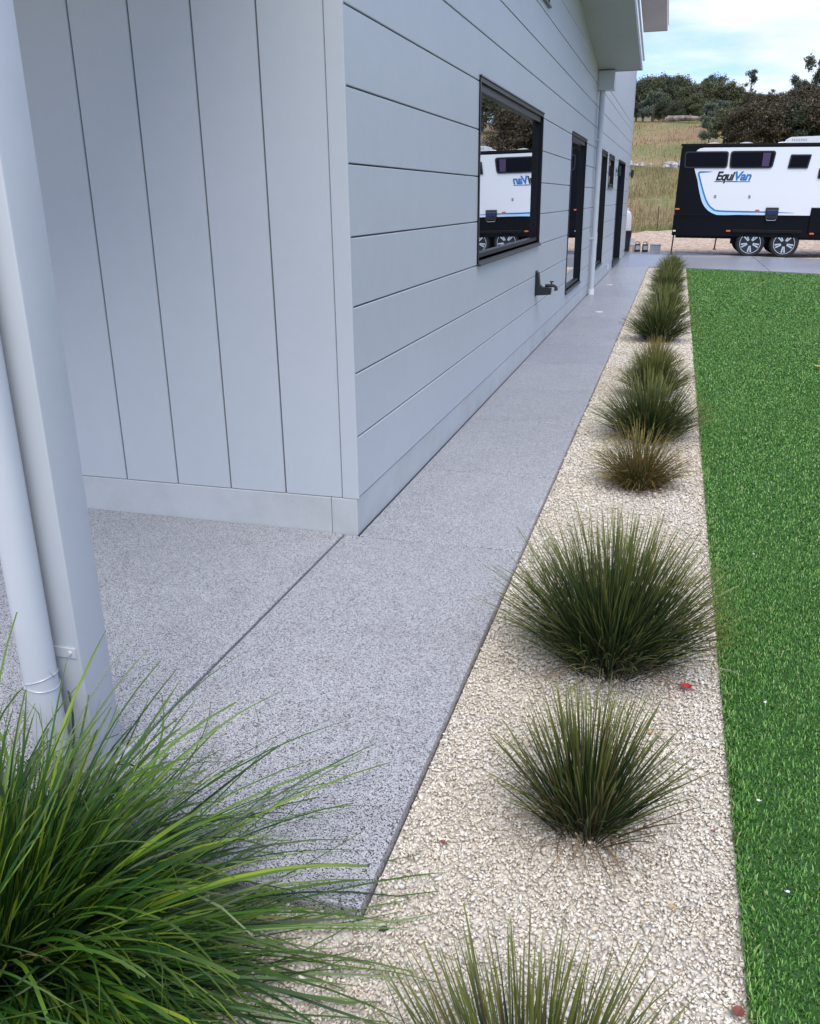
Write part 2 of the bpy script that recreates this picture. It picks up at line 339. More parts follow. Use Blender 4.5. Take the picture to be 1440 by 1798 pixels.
# ------------------------------------------------------------------ terrain
TY = [-3000, 38, 42, 50, 75, 100, 125, 160, 200, 260, 330, 3000]
TZ = [0, 0, .08, .8, 4.2, 7.0, 10.6, 14.5, 19.5, 28.0, 27, 20]
def terr(X, Y):
    z = np.interp(Y, TY, TZ)
    k = np.clip((np.asarray(Y)-130)/130, 0, 1)
    z = z-k*(np.clip(.2*(np.asarray(X)-12), 0, 18)+np.clip(.2*(8-np.asarray(X)), 0, 5))
    d = np.clip((np.asarray(Y)-50)/40, 0, 1)
    z = z+d*(.5*np.sin(np.asarray(X)*.09+1)*np.sin(np.asarray(Y)*.07)+.25*np.sin(np.asarray(X)*.31+np.asarray(Y)*.22))
    return z
GZ = -.06
xs = np.concatenate([np.array([-3000, -1500, -700, -400]), np.arange(-250, 251, 5.), np.array([400, 700, 1500, 3000])])
ys = np.concatenate([np.array([-3000, -1000, -300, -80, -20, 0, 20, 34]), np.arange(38, 300, 3.), np.array([330, 400, 600, 1200, 3000])])
gx, gy = np.meshgrid(xs, ys); Vt = np.stack([gx, gy, terr(gx, gy)+GZ-.02], -1).reshape(-1, 3)
nx, ny = len(xs), len(ys); ii = (np.arange(ny-1)[:, None]*nx+np.arange(nx-1)[None]).ravel()
o = link_mesh('ground', np_mesh('ground', Vt, np.stack([ii, ii+1, ii+nx+1, ii+nx], -1)), 'hill', smooth=True); tag(o, kind='structure')

# gravel yard beyond the drive, gently humped at its back edge
xs = np.linspace(-30, 40, 141); ys = np.linspace(15, 40.5, 52)
gx, gy = np.meshgrid(xs, ys); hz = GZ+.01+np.clip((gy-36)/3, 0, 1)*(.10+.07*np.sin(gx*2.1)+.05*np.sin(gx*4.7+gy))*np.clip((40.6-gy)/1.2, 0, 1)
nx, ny = len(xs), len(ys); ii = (np.arange(ny-1)[:, None]*nx+np.arange(nx-1)[None]).ravel()
o = link_mesh('gravel_yard', np_mesh('gravel_yard', np.stack([gx, gy, hz], -1).reshape(-1, 3), np.stack([ii, ii+1, ii+nx+1, ii+nx], -1)), 'yard', smooth=True); tag(o, kind='structure')

# driveway: concrete slabs cut by an angled joint
PATHX, LAWNX = .803, 1.66
root = empty('driveway', kind='structure')
def yn(x): return 18.22-.60*(x-1.65) if x > 1.0 else 18.3
def yf(x): return 24.82-.70*x
jx = [-6, .0, 3.4, 7.2, 11.0, 15.0]
for a, b in zip(jx[:-1], jx[1:]):
    g_ = .006; A, B = a+g_, b-g_
    if a < 1: poly = [(A, 18.25 if a >= 0 else 22.6), (1.0, 18.25), (B, yn(B)), (B+.0, yf(B)), (A, yf(A))] if b > 1 else [(A, 22.35), (B, 22.35), (B, yf(B)), (A, yf(A))]
    else: poly = [(A, yn(A)), (B, yn(B)), (B-0.9 if b == 3.4 else B, yf(B)), (A, yf(A))]
    MB().prism(poly, 2, -.12, 0).build('concrete_slab', 'concrete', root)

# footpath bays
root = empty('path', kind='structure')
joints = [-.02, 1.15, 2.48, 3.70, 4.95, 6.2, 7.45, 8.7, 9.95, 11.2, 12.45, 13.7, 14.95, 16.2, 17.25, 18.24]
def slab(x0, x1, y0, y1): return MB().box(x0, x1, y0, y1, -.11, 0, .004).build('paving_slab', 'aggregate', root)
for a, b in zip(joints[:-1], joints[1:]): slab(.006, PATHX, a+.006, b-.006)
slab(-.066, PATHX, -2.26, -.023)
slab(-2.6, -.079, -2.26, -.006); slab(-5.2, -2.606, -2.26, -.006)
MB().box(-5.2, PATHX-.02, -2.24, 18.2, -.10, -.012).build('joint_bed', 'joint', root)

# ------------------------------------------------------------------ house
house = empty('house', 'pale grey clad house with black framed windows beside the footpath', 'house')
BZ, BH = .185, .303
OPEN = [(2.65, 5.68, 1.094, 2.335), (8.27, 10.11, .33, 2.335), (12.69, 14.13, .33, 2.335), (14.64, 16.05, 1.73, 2.335), (17.42, 19.97, .045, 2.335), (2.65, 5.80, 3.285, 4.1)]
def roof1(y): return 3.396+(11.55-y)*.1425
def roof2(y): return 5.78+(22.3-y)*.1425
SEAM, END = 11.30, 22.30
# backing wall split round openings
def backing(y0, y1, roof, z0=0.02):
    zs = sorted({z0, 2.335, .045, .33, 1.094, 1.73, 3.285, 4.1}); yb = sorted({y0, y1, *[v for q in OPEN for v in q[:2] if y0 < v < y1]})
    mb = MB()
    zs.append(9)
    for a, b in zip(yb[:-1], yb[1:]):
        for c_, d_ in zip(zs[:-1], zs[1:]):
            ym, zm = (a+b)/2, (c_+d_)/2
            if any(o_[0] < ym < o_[1] and o_[2] < zm < o_[3] for o_ in OPEN): continue
            poly = [(a, c_), (b, c_), (b, d_), (a, d_)]
            k = .1425; cc = roof(0)
            poly = clip(poly, k, 1, cc-.0)
            if len(poly) >= 3: mb.prism(poly, 0, -.14, -.032)
    mb.build('wall', 'core', house)
backing(.03, SEAM, roof1); backing(SEAM+.012, END-.03, roof2)
MB().box(-9.4, -.145, .035, SEAM, .02, 3.3).build('wall', 'core', house)
MB().box(-9.4, -.145, SEAM+.01, END-.035, .02, 5.7).build('wall', 'core', house)
GAP = .0072
def hboard(y0, y1, z0, z1, roof):
    """one horizontal board with splayed lower and upper edges, clipped by the roof line"""
    def ring(z_lo, z_hi, x):
        poly = clip([(y0, z_lo), (y1, z_lo), (y1, z_hi), (y0, z_hi)], .1425, 1, roof(0)-.004)
        return poly
    full = ring(z0+GAP/2, z1-GAP/2, 0)
    if len(full) < 3: return
    if len(full) == 4 and max(q[1] for q in full) >= z1-GAP/2-1e-6 and min(full[2][1], full[3][1]) >= z1-GAP/2-1e-6:
        a, b = z0+GAP/2, z1-GAP/2
        v = []
        for y in (y0, y1): v += [(-.030, y, a), (-.003, y, a), (0, y, a+.003), (0, y, b-.003), (-.003, y, b), (-.030, y, b)]
        f = [(0, 1, 2, 3, 4, 5), (11, 10, 9, 8, 7, 6)]+[(i, i+6, (i+1) % 6+6, (i+1) % 6) for i in range(6)]
        MB().add(v, f).build('cladding_board', 'paint', house)
    else: MB().prism(full, 0, -.030, 0).build('cladding_board', 'paint', house)
def boards(y0, y1, roof, ztop):
    k = 0
    while BZ+k*BH < ztop-1e-6:
        z0, z1 = BZ+k*BH, min(BZ+(k+1)*BH, ztop); k += 1
        cuts = [(o_[0], o_[1]) for o_ in OPEN if o_[2] < (z0+z1)/2 < o_[3]+.02 and y0 < o_[0] < y1]
        ins = [o_ for o_ in OPEN if y0 < o_[0] < y1 and o_[2] < z1-.03 and o_[3] > z0+.03]
        # break into y intervals; in intervals over an opening trim the board to what remains above / below
        yb = sorted({y0, y1, *[v for o_ in ins for v in o_[:2]]})
        segs = []
        for a, b in zip(yb[:-1], yb[1:]):
            c_ = [o_ for o_ in ins if o_[0] <= a+1e-6 and o_[1] >= b-1e-6]
            zz = [(z0, z1)]
            if c_:
                o_ = c_[0]; zz = []
                if o_[2]-z0 > .03: zz.append((z0, o_[2]+GAP/2))
                if z1-o_[3] > .03: zz.append((o_[3]-GAP/2, z1))
            segs.append((a, b, zz))
        # merge neighbours with equal extent
        merged = []
        for a, b, zz in segs:
            if merged and merged[-1][2] == zz and merged[-1][1] == a: merged[-1] = (merged[-1][0], b, zz)
            else: merged.append((a, b, zz))
        for a, b, zz in merged:
            for c_, d_ in zz: hboard(a, b, c_, d_, roof)
boards(.012, SEAM-.008, roof1, 5.1)
boards(SEAM+.008, END-.08, roof2, 3.37)
# vertical panels above on the taller block
y = SEAM+.01
while y < END-.05:
    y1 = min(y+.303, END-.08)
    poly = clip([(y+.004, 3.378), (y1-.004, 3.378), (y1-.004, 9), (y+.004, 9)], .1425, 1, roof2(0)-.004)
    MB().prism(poly, 0, -.030, -.001).build('cladding_panel', 'paint', house); y = y1
    if y >= END-.081: break
# end wall vertical panels
MB().box(-5.4, -.03, .032, .14, .02, 3.62).build('wall', 'core', house)
MB().box(-.150, -.0325, .0335, .1385, 3.622, 4.95).build('wall', 'core', house)
x = -.080
while x > -5.2:
    a, b = x-.303+GAP/2, x-GAP/2
    v = []
    for z in (BZ, 3.395): v += [(a, .030, z), (a, .004, z), (a+.003, 0, z), (b-.003, 0, z), (b, .004, z), (b, .030, z)]
    MB().add(v, [(5, 4, 3, 2, 1, 0), (6, 7, 8, 9, 10, 11)]+[(i, (i+1) % 6, (i+1) % 6+6, i+6) for i in range(6)]).build('cladding_panel', 'paint', house)
    x -= .303
MB().box(-5.3, .001, -.0, .030, 3.625, 4.98).build('wall', 'paint', house)
# corner trims
MB().box(-.0795, .0035, -.0035, .0115, BZ-.002, 4.97, .0025).build('corner_trim', 'paint', house)
MB().box(-.08, .0035, END-.0785, END, BZ, 5.76, .002).build('corner_trim', 'paint', house)
# concrete plinth
MB().box(-.14, -.006, -.004, 17.40, -.05, BZ-.004, .004).build('plinth', 'plinth', house)
MB().box(-.14, -.006, 19.99, END, -.05, BZ-.004, .004).build('plinth', 'plinth', house)
MB().box(-5.3, -.142, -.004, .13, -.05, BZ-.004, .004).build('plinth', 'plinth', house)
MB().box(-.30, -.004, 17.41, 19.98, -.05, .04).build('threshold', 'plinth', house)
MB().box(-9.4, -.15, END-.03, END, -.05, 5.7).build('wall', 'paint', house)
# isolation strip between wall and path
MB().box(-.0055, .0055, -.02, 22.3, -.08, -.003).build('expansion_strip', 'van_ink', house)
# soffits, fascias, roofs
def roof_block(y0, y1, rf, ox, x0=-9.8):
    def P(y, dz): return (y, rf(y)+dz)
    MB().prism([P(y0, 0), P(y1, 0), P(y1, .02), P(y0, .02)], 0, -.02, ox-.025).build('soffit', 'soffit', house)
    MB().prism([P(y0, -.012), P(y1, -.012), P(y1, .19), P(y0, .19)], 0, ox-.024, ox).build('fascia', 'metal_white', house)
    MB().prism([P(y0-.01, .12), P(y1+.01, .12), P(y1+.01, .205), P(y0-.01, .205)], 0, ox+.0015, ox+.018).build('barge_cap', 'metal_white', house)
    MB().box(x0, ox+.0, y1+.001, y1+.022, rf(y1)-.012, rf(y1)+.19).build('fascia', 'soffit', house)
    MB().prism([P(y0, .191), P(y1, .191), P(y1, .215), P(y0, .215)], 0, x0, ox).build('roof', 'roofmetal', house)
roof_block(-.6, 11.52, roof1, .66); roof_block(10.6, 22.95, roof2, .69)
# the upper block's face above the lower roof
MB().box(-9.4, -.034, SEAM+.002, SEAM+.010, 3.3, 7.2).build('wall', 'paint', house)
# rainwater head and downpipe on the seam
b = MB().box(.002, .25, 11.40, 11.66, 3.13, 3.40, .006).build('rainwater_head', 'post', house)
b = MB().tube([(.065, 11.55, 3.13), (.065, 11.55, .16), (.065, 11.55, .02)], .045, 18).build('downpipe', 'pvc', house, True)
MB().tube([(.065, 11.55, .10), (.065, 11.55, .002)], .052, 18).build('pipe_collar', 'ac', house, True)
for z in (2.4, .9): MB().box(.0015, .075, 11.497, 11.603, z, z+.03).build('pipe_bracket', 'pvc', house)
# windows
def window(y0, y1, z0, z1, split=None, door=False, deep=.04):
    fb = MB(); t = .045
    X0, X1 = -deep-.06, .010
    mb = MB(); mb.box(X0, X1, y0, y1, z1-.03, z1).box(X0, X1, y0, y0+.03, z0, z1-.03).box(X0, X1, y1-.03, y1, z0, z1-.03)
    fr_ = mb.build('window_frame' if not door else 'door_frame', 'frame', house)
    xi = -deep
    s_ = MB().box(xi-.02, xi+.028, y0+.03, y1-.03, z0+.03, z0+.08).box(xi-.02, xi+.028, y0+.03, y1-.03, z1-.08, z1-.03).box(xi-.02, xi+.028, y0+.03, y0+.075, z0+.08, z1-.08).box(xi-.02, xi+.020, y1-.075, y1-.03, z0+.08, z1-.08)
    sash = s_.build('sash', 'frame', fr_)
    MB().box(X0, .030, y0-.002, y1+.002, z0-.004, z0+.012).box(X0, .017, y0, y1, z0+.012, z0+.030).box(xi+.028, -.02, y0+.03, y1-.03, z0+.03, z0+.048).build('sill', 'sill', fr_)
    ys_ = [y0+.075, y1-.075]
    if split: ys_ = [y0+.075, split-.025, split+.025, y1-.075]; MB().box(xi-.02, xi+.03, split-.024, split+.024, z0+.08, z1-.08).build('mullion', 'frame', fr_)
    for a, b in zip(ys_[::2], ys_[1::2]): MB().box(xi-.012, xi-.002, a+.001, b-.001, z0+.081, z1-.081).build('pane', 'glass', fr_)
    MB().box(X0, .020, y0-.002, y1+.002, z1+.0005, z1+.010).build('head_flashing', 'sill', fr_)
    return fr_
window(*OPEN[0]); window(*OPEN[1]); window(*OPEN[2]); window(*OPEN[3], deep=.03); window(*OPEN[5])
window(*OPEN[4], split=18.7, door=True, deep=.16)
# porch roof over the end wall
MB().box(-5.3, -.02, -2.30, -.004, 3.40, 3.44).build('porch_ceiling', 'soffit', house)
MB().box(-5.35, -.02, -2.33, -2.301, 3.39, 3.59).build('porch_fascia', 'metal_white', house)
MB().box(-5.35, .01, -2.33, -.0042, 3.592, 3.615).build('porch_roof', 'roofmetal', house)
MB().box(-.019, .008, -2.33, -.0042, 3.39, 3.59).build('porch_fascia', 'metal_white', house)
# wall lights
def wall_light(y, z, label, x=0):
    t = empty('wall_light', label, 'light', (x, y, z), 'black wall lights on the side of the house')
    MB().box(.001, .012, -.03, .03, -.05, .05).build('mounting_plate', 'black_pl', t)
    MB().tube([(.012, 0, 0), (.055, 0, 0)], .012, 8).build('arm', 'black_pl', t, True)
    MB().tube([(.07, 0, -.10), (.07, 0, .10)], .036, 14).build('lamp_tube', 'black_pl', t, True)
wall_light(16.75, 2.09, 'black up-and-down wall light between the small high window and the doorway')
wall_light(22.22, 2.15, 'black wall light on the far corner of the house', .004)
MB().box(.0, .03, 15.85, 15.93, .10, .20, .004).build('weep_vent', 'pvc', house)

# porch post and its drainpipe
post = empty('porch_post', 'square painted steel post standing on the paving at the left edge', 'post', (-.1475, -1.9375, 0))
MB().box(-.0625, .0625, -.0625, .0625, .001, 3.395, .009).build('shaft', 'post', post, True)
MB().box(-.08, .08, -.08, .08, .0005, .008, .002).build('base_plate', 'galv', post)
MB().box(-.020, .052, -.0665, -.063, .383, .412).build('saddle_clip', 'galv', post)
MB().lathe([(.006, -.071), (.006, -.066)], (.034, 0, .398), 'y', 8).build('screw', 'galv', post)
dp = empty('drainpipe', 'round painted drainpipe strapped in front of the square porch post', 'pipe', (-.180, -2.0525, 0))
MB().tube([(0, 0, .002), (0, 0, .5), (0, 0, 3.388)], .0445, 28).build('pipe', 'pvc', dp, True)
def wirering(z, tilt, n=30):
    return [(.0465*math.cos(a), .0465*math.sin(a), z+tilt*math.cos(a)) for a in [2*math.pi*i/n for i in range(n+1)]]
MB().tube(wirering(.345, .012), .0011, 5).tube(wirering(.325, -.010), .0011, 5).tube([(.0465, 0, .35), (.052, -.018, .37), (.05, -.022, .385)], .0011, 5).build('tie_wire', 'galv', dp, True)

# garden tap
tap = empty('garden_tap', 'black garden tap on a triangular wall bracket under the first window', 'tap', (0, 5.6, 0))
MB().box(.001, .010, -.06, .06, .585, .84, .002).build('wall_plate', 'black_pl', tap)
MB().prism([(.010, .59), (.16, .60), (.165, .665), (.075, .675), (.045, .70), (.03, .82), (.010, .83)], 1, -.045, .045).build('bracket', 'black_pl', tap)
MB().tube([(.10, 0, .69), (.19, 0, .69), (.212, 0, .675), (.216, 0, .64)], [.016, .016, .017, .020], 12).build('spout', 'black_pl', tap, True)
MB().tube([(.165, 0, .70), (.165, 0, .725)], .009, 8).box(.145, .187, -.006, .006, .725, .736).build('handle', 'black_pl', tap)

# ------------------------------------------------------------------ gravel bed
bedp = MB().prism([(-4, -3.9), (LAWNX, -3.9), (LAWNX, 18.2), (PATHX+.004, 18.2), (PATHX+.004, -2.265), (-4, -2.265)], 2, -.13, -.035).build('garden_bed', 'bed'); tag(bedp, kind='structure')
def stone_archetypes(n=14):
    out = []
    for i in range(n):
        bm = bmesh.new(); k = rng.integers(7, 11)
        p = rng.normal(size=(k, 3)); p /= np.linalg.norm(p, axis=1)[:, None]; p *= np.array([1.15, rng.uniform(.6, .95), rng.uniform(.45, .75)])
        for q in p: bm.verts.new(q)
        res = bmesh.ops.convex_hull(bm, input=bm.verts[:]); bmesh.ops.delete(bm, geom=[v for v in bm.verts if not v.link_faces], context='VERTS')
        bmesh.ops.triangulate(bm, faces=bm.faces[:]); bmesh.ops.recalc_face_normals(bm, faces=bm.faces[:]); bm.verts.index_update()
        out.append((np.array([v.co[:] for v in bm.verts]), np.array([[v.index for v in f.verts] for f in bm.faces]))); bm.free()
    return out
ST = stone_archetypes()
def rotmats(n):
    q = rng.normal(size=(n, 4)); q[:, 0] += 0; q /= np.linalg.norm(q, axis=1)[:, None]
    w_, x, y, z = q.T
    return np.stack([1-2*(y*y+z*z), 2*(x*y-z*w_), 2*(x*z+y*w_), 2*(x*y+z*w_), 1-2*(x*x+z*z), 2*(y*z-x*w_), 2*(x*z-y*w_), 2*(y*z+x*w_), 1-2*(x*x+y*y)], -1).reshape(n, 3, 3)
def tiltmats(n, s):
    a = rng.uniform(0, 2*np.pi, n); tx = rng.normal(0, s, n); ty = rng.normal(0, s, n)
    ca, sa = np.cos(a), np.sin(a); z = np.zeros(n); o1 = np.ones(n)
    Rz = np.stack([ca, -sa, z, sa, ca, z, z, z, o1], -1).reshape(n, 3, 3)
    Rx = np.stack([o1, z, z, z, np.cos(tx), -np.sin(tx), z, np.sin(tx), np.cos(tx)], -1).reshape(n, 3, 3)
    Ry = np.stack([np.cos(ty), z, np.sin(ty), z, o1, z, -np.sin(ty), z, np.cos(ty)], -1).reshape(n, 3, 3)
    return Rx@Ry@Rz
TUFTS_XY = [(1.28, -1.87, .05), (1.33, -.93, .11), (1.28, 1.2, .08), (1.31, 2.3, .1)]
def stones(regions):
    VV = []; FF = []; off = 0
    for (x0, x1, y0, y1, dens, size, zb) in regions:
        n = int((x1-x0)*(y1-y0)*dens); P = np.stack([rng.uniform(x0, x1, n), rng.uniform(y0, y1, n), zb+rng.uniform(-.004, .008, n)], -1)
        Rm = tiltmats(n, .38); sc = size*rng.lognormal(0, .28, n)*.5
        kind = rng.integers(0, len(ST), n)
        for q, (bv, bf) in enumerate(ST):
            w_ = kind == q; m_ = int(w_.sum())
            v = np.einsum('nij,kj->nki', Rm[w_], bv)*sc[w_][:, None, None]+P[w_][:, None]
            VV.append(v.reshape(-1, 3)); FF.append((bf[None]+(np.arange(m_)*len(bv))[:, None, None]+off).reshape(-1, 3)); off += m_*len(bv)
    return np.concatenate(VV), np.concatenate(FF)
e = .008
v_, f_ = stones([(PATHX+e, LAWNX-.01, -2.7, -.6, 18500, .0118, -.031), (PATHX+e, LAWNX-.01, -3.2, -2.7, 9000, .0140, -.031), (PATHX+e, LAWNX-.01, -.6, 1.0, 11000, .0138, -.031), (-.9, PATHX+e, -3.2, -2.27, 11000, .0132, -.031), (PATHX+e, LAWNX-.01, 1.0, 5.0, 6500, .0175, -.031),
                 (PATHX+e, LAWNX-.01, 5.0, 18.18, 2300, .024, -.033)])
o = link_mesh('gravel', np_mesh('gravel', v_, f_), 'pebble'); tag(o, 'cream crushed gravel filling the narrow planting bed', 'gravel', kind='stuff')
print('stones tris', len(f_))

# ------------------------------------------------------------------ lawn
lawn = MB().prism([(LAWNX, -3.9), (14, -3.9), (14, yn(14)-.02), (LAWNX, yn(LAWNX)-.02)], 2, -.13, -.022).build('lawn_base', 'turf_base'); tag(lawn, kind='structure')
def turf(regions):
    VV = []; FF = []; off = 0
    for (x0, x1, y0, y1, dens, h, wd) in regions:
        n = int((x1-x0)*(y1-y0)*dens); x = rng.uniform(x0, x1, n); y = rng.uniform(y0, y1, n)
        k = y < (18.2-.60*(x-1.65)-.02); x, y = x[k], y[k]; n = len(x)
        a = rng.uniform(0, 2*np.pi, n); d = np.stack([np.cos(a), np.sin(a)], -1); wv = np.stack([-d[:, 1], d[:, 0]], -1)
        # rotate blade width randomly relative to lean
        hh = h*rng.uniform(.5, 1.1, n); lean = hh*rng.uniform(.1, .8, n); ww = wd*rng.uniform(.7, 1.3, n)
        p = np.stack([x, y], -1)
        def ring(t, lf, wf, hf):
            c_ = p+d*(lean*lf)[:, None]; z = -.024+hh*hf
            return np.concatenate([c_-wv*(ww*wf/2)[:, None], z[:, None]], 1), np.concatenate([c_+wv*(ww*wf/2)[:, None], z[:, None]], 1)
        A, B = ring(0, 0, 1, 0); C_, D = ring(.5, .35, .95, .65); E_, _ = ring(1, 1, 0, .92)
        VV.append(np.stack([A, B, C_, D, E_], 1).reshape(-1, 3)); b = (np.arange(n)*5)[:, None, None]+off
        FF.append((np.array([[0, 1, 3], [0, 3, 2], [2, 3, 4]])[None]+b).reshape(-1, 3)); off += n*5
    return np.concatenate(VV), np.concatenate(FF)
v_, f_ = turf([(LAWNX-.008, 2.5, -3.2, .5, 30000, .017, .0030), (2.5, 5.0, -3.2, .5, 4500, .019, .0062), (3.0, 6.0, .5, 4, 3300, .019, .0075), (4.2, 8.5, 4, 9, 1300, .022, .011), (LAWNX-.008, 3.0, .5, 4, 12500, .018, .0048), (LAWNX-.008, 4.2, 4, 9, 5600, .020, .0075), (LAWNX-.008, 5.5, 9, 18.2, 2200, .022, .012),
               (LAWNX-.01, LAWNX+.03, -3.2, 6, 26000, .025, .0036)])
o = link_mesh('artificial_turf', np_mesh('artificial_turf', v_, f_), 'turf'); tag(o, 'dense bright green artificial turf along the gravel bed', 'lawn', kind='stuff')
print('turf tris', len(f_))
# ------------------------------------------------------------------ strap-leaf tufts
def blades(n, r0, L0, L1, wid, th_max, droop, seg=6, pw=.8, zbase=-.03, bias=None, bend_noise=.15, flat=None, short=.30):
    """arrays (n, 2*(seg+1), 3) and along"""
    az = rng.uniform(0, 2*np.pi, n)
    if bias is not None:
        k = rng.random(n) < bias[1]; az[k] = rng.normal(bias[0], .7, k.sum())
    th = th_max*rng.uniform(0, 1, n)**pw
    rr = r0*np.sqrt(rng.uniform(0, 1, n))*(.4+.6*th/th_max)
    Ln = rng.uniform(L0, L1, n)*(1-short*(th/th_max)**1.5); a2 = az+rng.normal(0, .25, n)
    p = np.stack([rr*np.cos(a2), rr*np.sin(a2), np.full(n, zbase)], -1)
    dr = droop*rng.uniform(.3, 1.3, n)*(.35+th/th_max)
    side = rng.normal(0, bend_noise, n)
    wv0 = rng.uniform(-.9, .9, n)
    pts = [p]; dirs = []
    for s in range(seg):
        t = (s+.5)/seg; thc = th+dr*t*t*1.3+dr*.2*t; thc = np.minimum(thc, 2.6); a = az+side*t
        d = np.stack([np.sin(thc)*np.cos(a), np.sin(thc)*np.sin(a), np.cos(thc)], -1); dirs.append(d)
        p = p+d*(Ln/seg)[:, None]; p[:, 2] = np.maximum(p[:, 2], zbase+.012+.01*rng.random(n)); pts.append(p)
    side = side*(rng.random(n) < 1); wr = (wid*rng.uniform(.65, 1.2, n))[:, None]; tipw = rng.choice([.08, .15, .5], n)[:, None]
    out = []; al = []
    tang = np.stack([-np.sin(az), np.cos(az), 0*az], -1)
    for s in range(seg+1):
        t = s/seg; d = dirs[min(s, seg-1)]
        nrm = np.cross(d, tang); wv = tang*np.cos(wv0)[:, None]+nrm*np.sin(wv0)[:, None]
        ww = wr*(1-.4*t**1.5) if s < seg else wr*tipw
        out += [pts[s]-wv*ww/2, pts[s]+wv*ww/2]; al += [np.full(n, t)]*2
    return np.stack(out, 1), np.stack(al, 1)
def blade_mesh(name, V, A):
    n, k, _ = V.shape; seg = k//2-1
    f = np.array([[2*s, 2*s+1, 2*s+3, 2*s+2] for s in range(seg)])
    F = (f[None]+(np.arange(n)*k)[:, None, None]).reshape(-1, 4)
    return np_mesh(name, V.reshape(-1, 3), F, A.reshape(-1))
def tuft(x, y, label, n, r0, L0, L1, wid, th, droop, m='lom_dark', dead=.08, seg=5, pw=.75, group=None, rest=None):
    t = empty('grass_tuft', label, 'plant', (x, y, 0), group)
    V, A = blades(n, r0, L0, L1, wid, th, droop, seg, pw)
    link_mesh('foliage', blade_mesh('foliage', V, A), m, t)['kind'] = 'stuff'
    k = int(n*dead)
    if k:
        V, A = blades(k, r0*1.1, L0*.4, L1*.7, wid*.7, 1.75, .9, seg, .35, bend_noise=.6)
        link_mesh('dead_leaves', blade_mesh('dead_leaves', V, A), 'straw', t)['kind'] = 'stuff'
    return t
GRP = 'strap-leaf tufts planted along the gravel bed'
# foreground plant, its largest leaves one by one
fg = empty('grass_tuft', 'largest green strap-leaf tuft, in the bottom left corner in front of the post', 'plant', (.05, -2.60, 0), GRP)
Va, Aa = blades(1300, .18, .28, .60, .0078, 1.20, .40, 8, .7, bend_noise=.7, short=.2)
Vb, Ab = blades(900, .20, .30, .70, .0090, 1.55, 1.3, 8, .55, bend_noise=1.1, short=0)
Vc, Ac = blades(700, .20, .42, .90, .0066, 1.60, .42, 8, .22, bias=(.10, .7), bend_noise=.7, short=0)
V1, A1 = np.concatenate([Va, Vb, Vc]), np.concatenate([Aa, Ab, Ac])
Va, Aa = blades(170, .16, .45, .90, .0112, 1.52, .40, 10, .35, bias=(.1, .45), bend_noise=.7, short=-.05)
Vb, Ab = blades(130, .16, .45, .80, .0125, 1.3, 1.9, 10, .6, bias=(-1.2, .45), bend_noise=.8)
V2, A2 = np.concatenate([Va, Vb]), np.concatenate([Aa, Ab])
link_mesh('foliage', blade_mesh('foliage', V1, A1), 'lom', fg)['kind'] = 'stuff'
leafm = []
for v in range(5):
    b = M['lom'].copy(); b.name = 'single_leaf_%d' % v; nn = b.node_tree.nodes
    rr = [q for q in nn if q.type == 'NEW_GEOMETRY'][0]
    # one tone per leaf object
    oi = nn.new('ShaderNodeObjectInfo')
    for l in list(rr.outputs['Random Per Island'].links): tgt = l.to_socket; b.node_tree.links.new(oi.outputs['Random'], tgt)
    leafm.append(b); break
fq = [[2*s, 2*s+1, 2*s+3, 2*s+2] for s in range(10)]
for i in range(300):
    me = np_mesh('leaf', V2[i], np.array(fq), A2[i]); link_mesh('leaf', me, leafm[0], fg)
V, A = blades(110, .12, .25, .5, .004, 1.7, .9, 6, .4, bend_noise=.6)
link_mesh('dead_leaves', blade_mesh('dead_leaves', V, A), 'straw', fg)['kind'] = 'stuff'
tuft(1.265, -2.72, 'sparse green tuft cut off by the bottom edge, nearest the camera in the gravel bed', 520, .14, .30, .46, .0050, .92, .2, 'lom_olive', .14, 6, .8, GRP)
tuft(1.28, -1.80, 'small open tuft in the gravel, just in front of the big round one', 520, .10, .30, .44, .0046, .84, .16, 'lom_olive', .22, 6, .8, GRP)
tuft(1.275, -.88, 'big round dark green tuft leaning over the turf edge beside the red leaf', 1700, .18, .38, .60, .0045, .90, .26, 'lom_dark', .10, 6, .65, GRP)
tuft(1.29, 1.2, 'small brown and yellow half-dead tuft', 900, .12, .22, .44, .0044, .85, .6, 'lom_brown', .3, 5, .62, GRP)
tuft(1.31, 2.30, 'wide dark green tuft directly behind the brown one', 1500, .16, .32, .54, .0050, 1.0, .32, 'lom_dark', .05, 5, .66, GRP)
tuft(1.30, 3.70, 'olive tipped tuft, second behind the brown one', 1000, .11, .32, .48, .0058, .90, .3, 'lom_olive', .04, 5, .7, GRP)
tuft(1.29, 4.75, 'smaller yellowish tuft, third behind the brown one', 600, .08, .28, .40, .0058, .95, .3, 'lom_brown', .04, 4, .8, GRP)
proto = None
spots = [(1.28, 6.8), (1.31, 8.3), (1.29, 10.0), (1.31, 11.8), (1.30, 13.6), (1.31, 15.4), (1.32, 17.1)]
ords = ['fourth', 'fifth', 'sixth', 'seventh', 'eighth', 'ninth', 'last']
for i, (x, y) in enumerate(spots):
    lab = 'dark green tuft in the merged far part of the row, %s behind the brown one' % ords[i] if i < 6 else 'last green tuft of the row, at the driveway end of the gravel bed'
    if i == 0: proto = tuft(x, y, lab, 900, .14, .38, .60, .0078, 1.05, .28, 'lom_dark', .03, 4, .7, GRP); continue
    t = proto.copy(); C.objects.link(t); t.location = (x, y, 0); t.rotation_euler = (0, 0, i*1.3); t['label'] = lab; s = .95+.1*math.sin(i*2.1); t.scale = (s*.88, s*.88, s*(.96 if i % 2 else .86))
    for ch in list(proto.children): c = ch.copy(); C.objects.link(c); c.parent = t

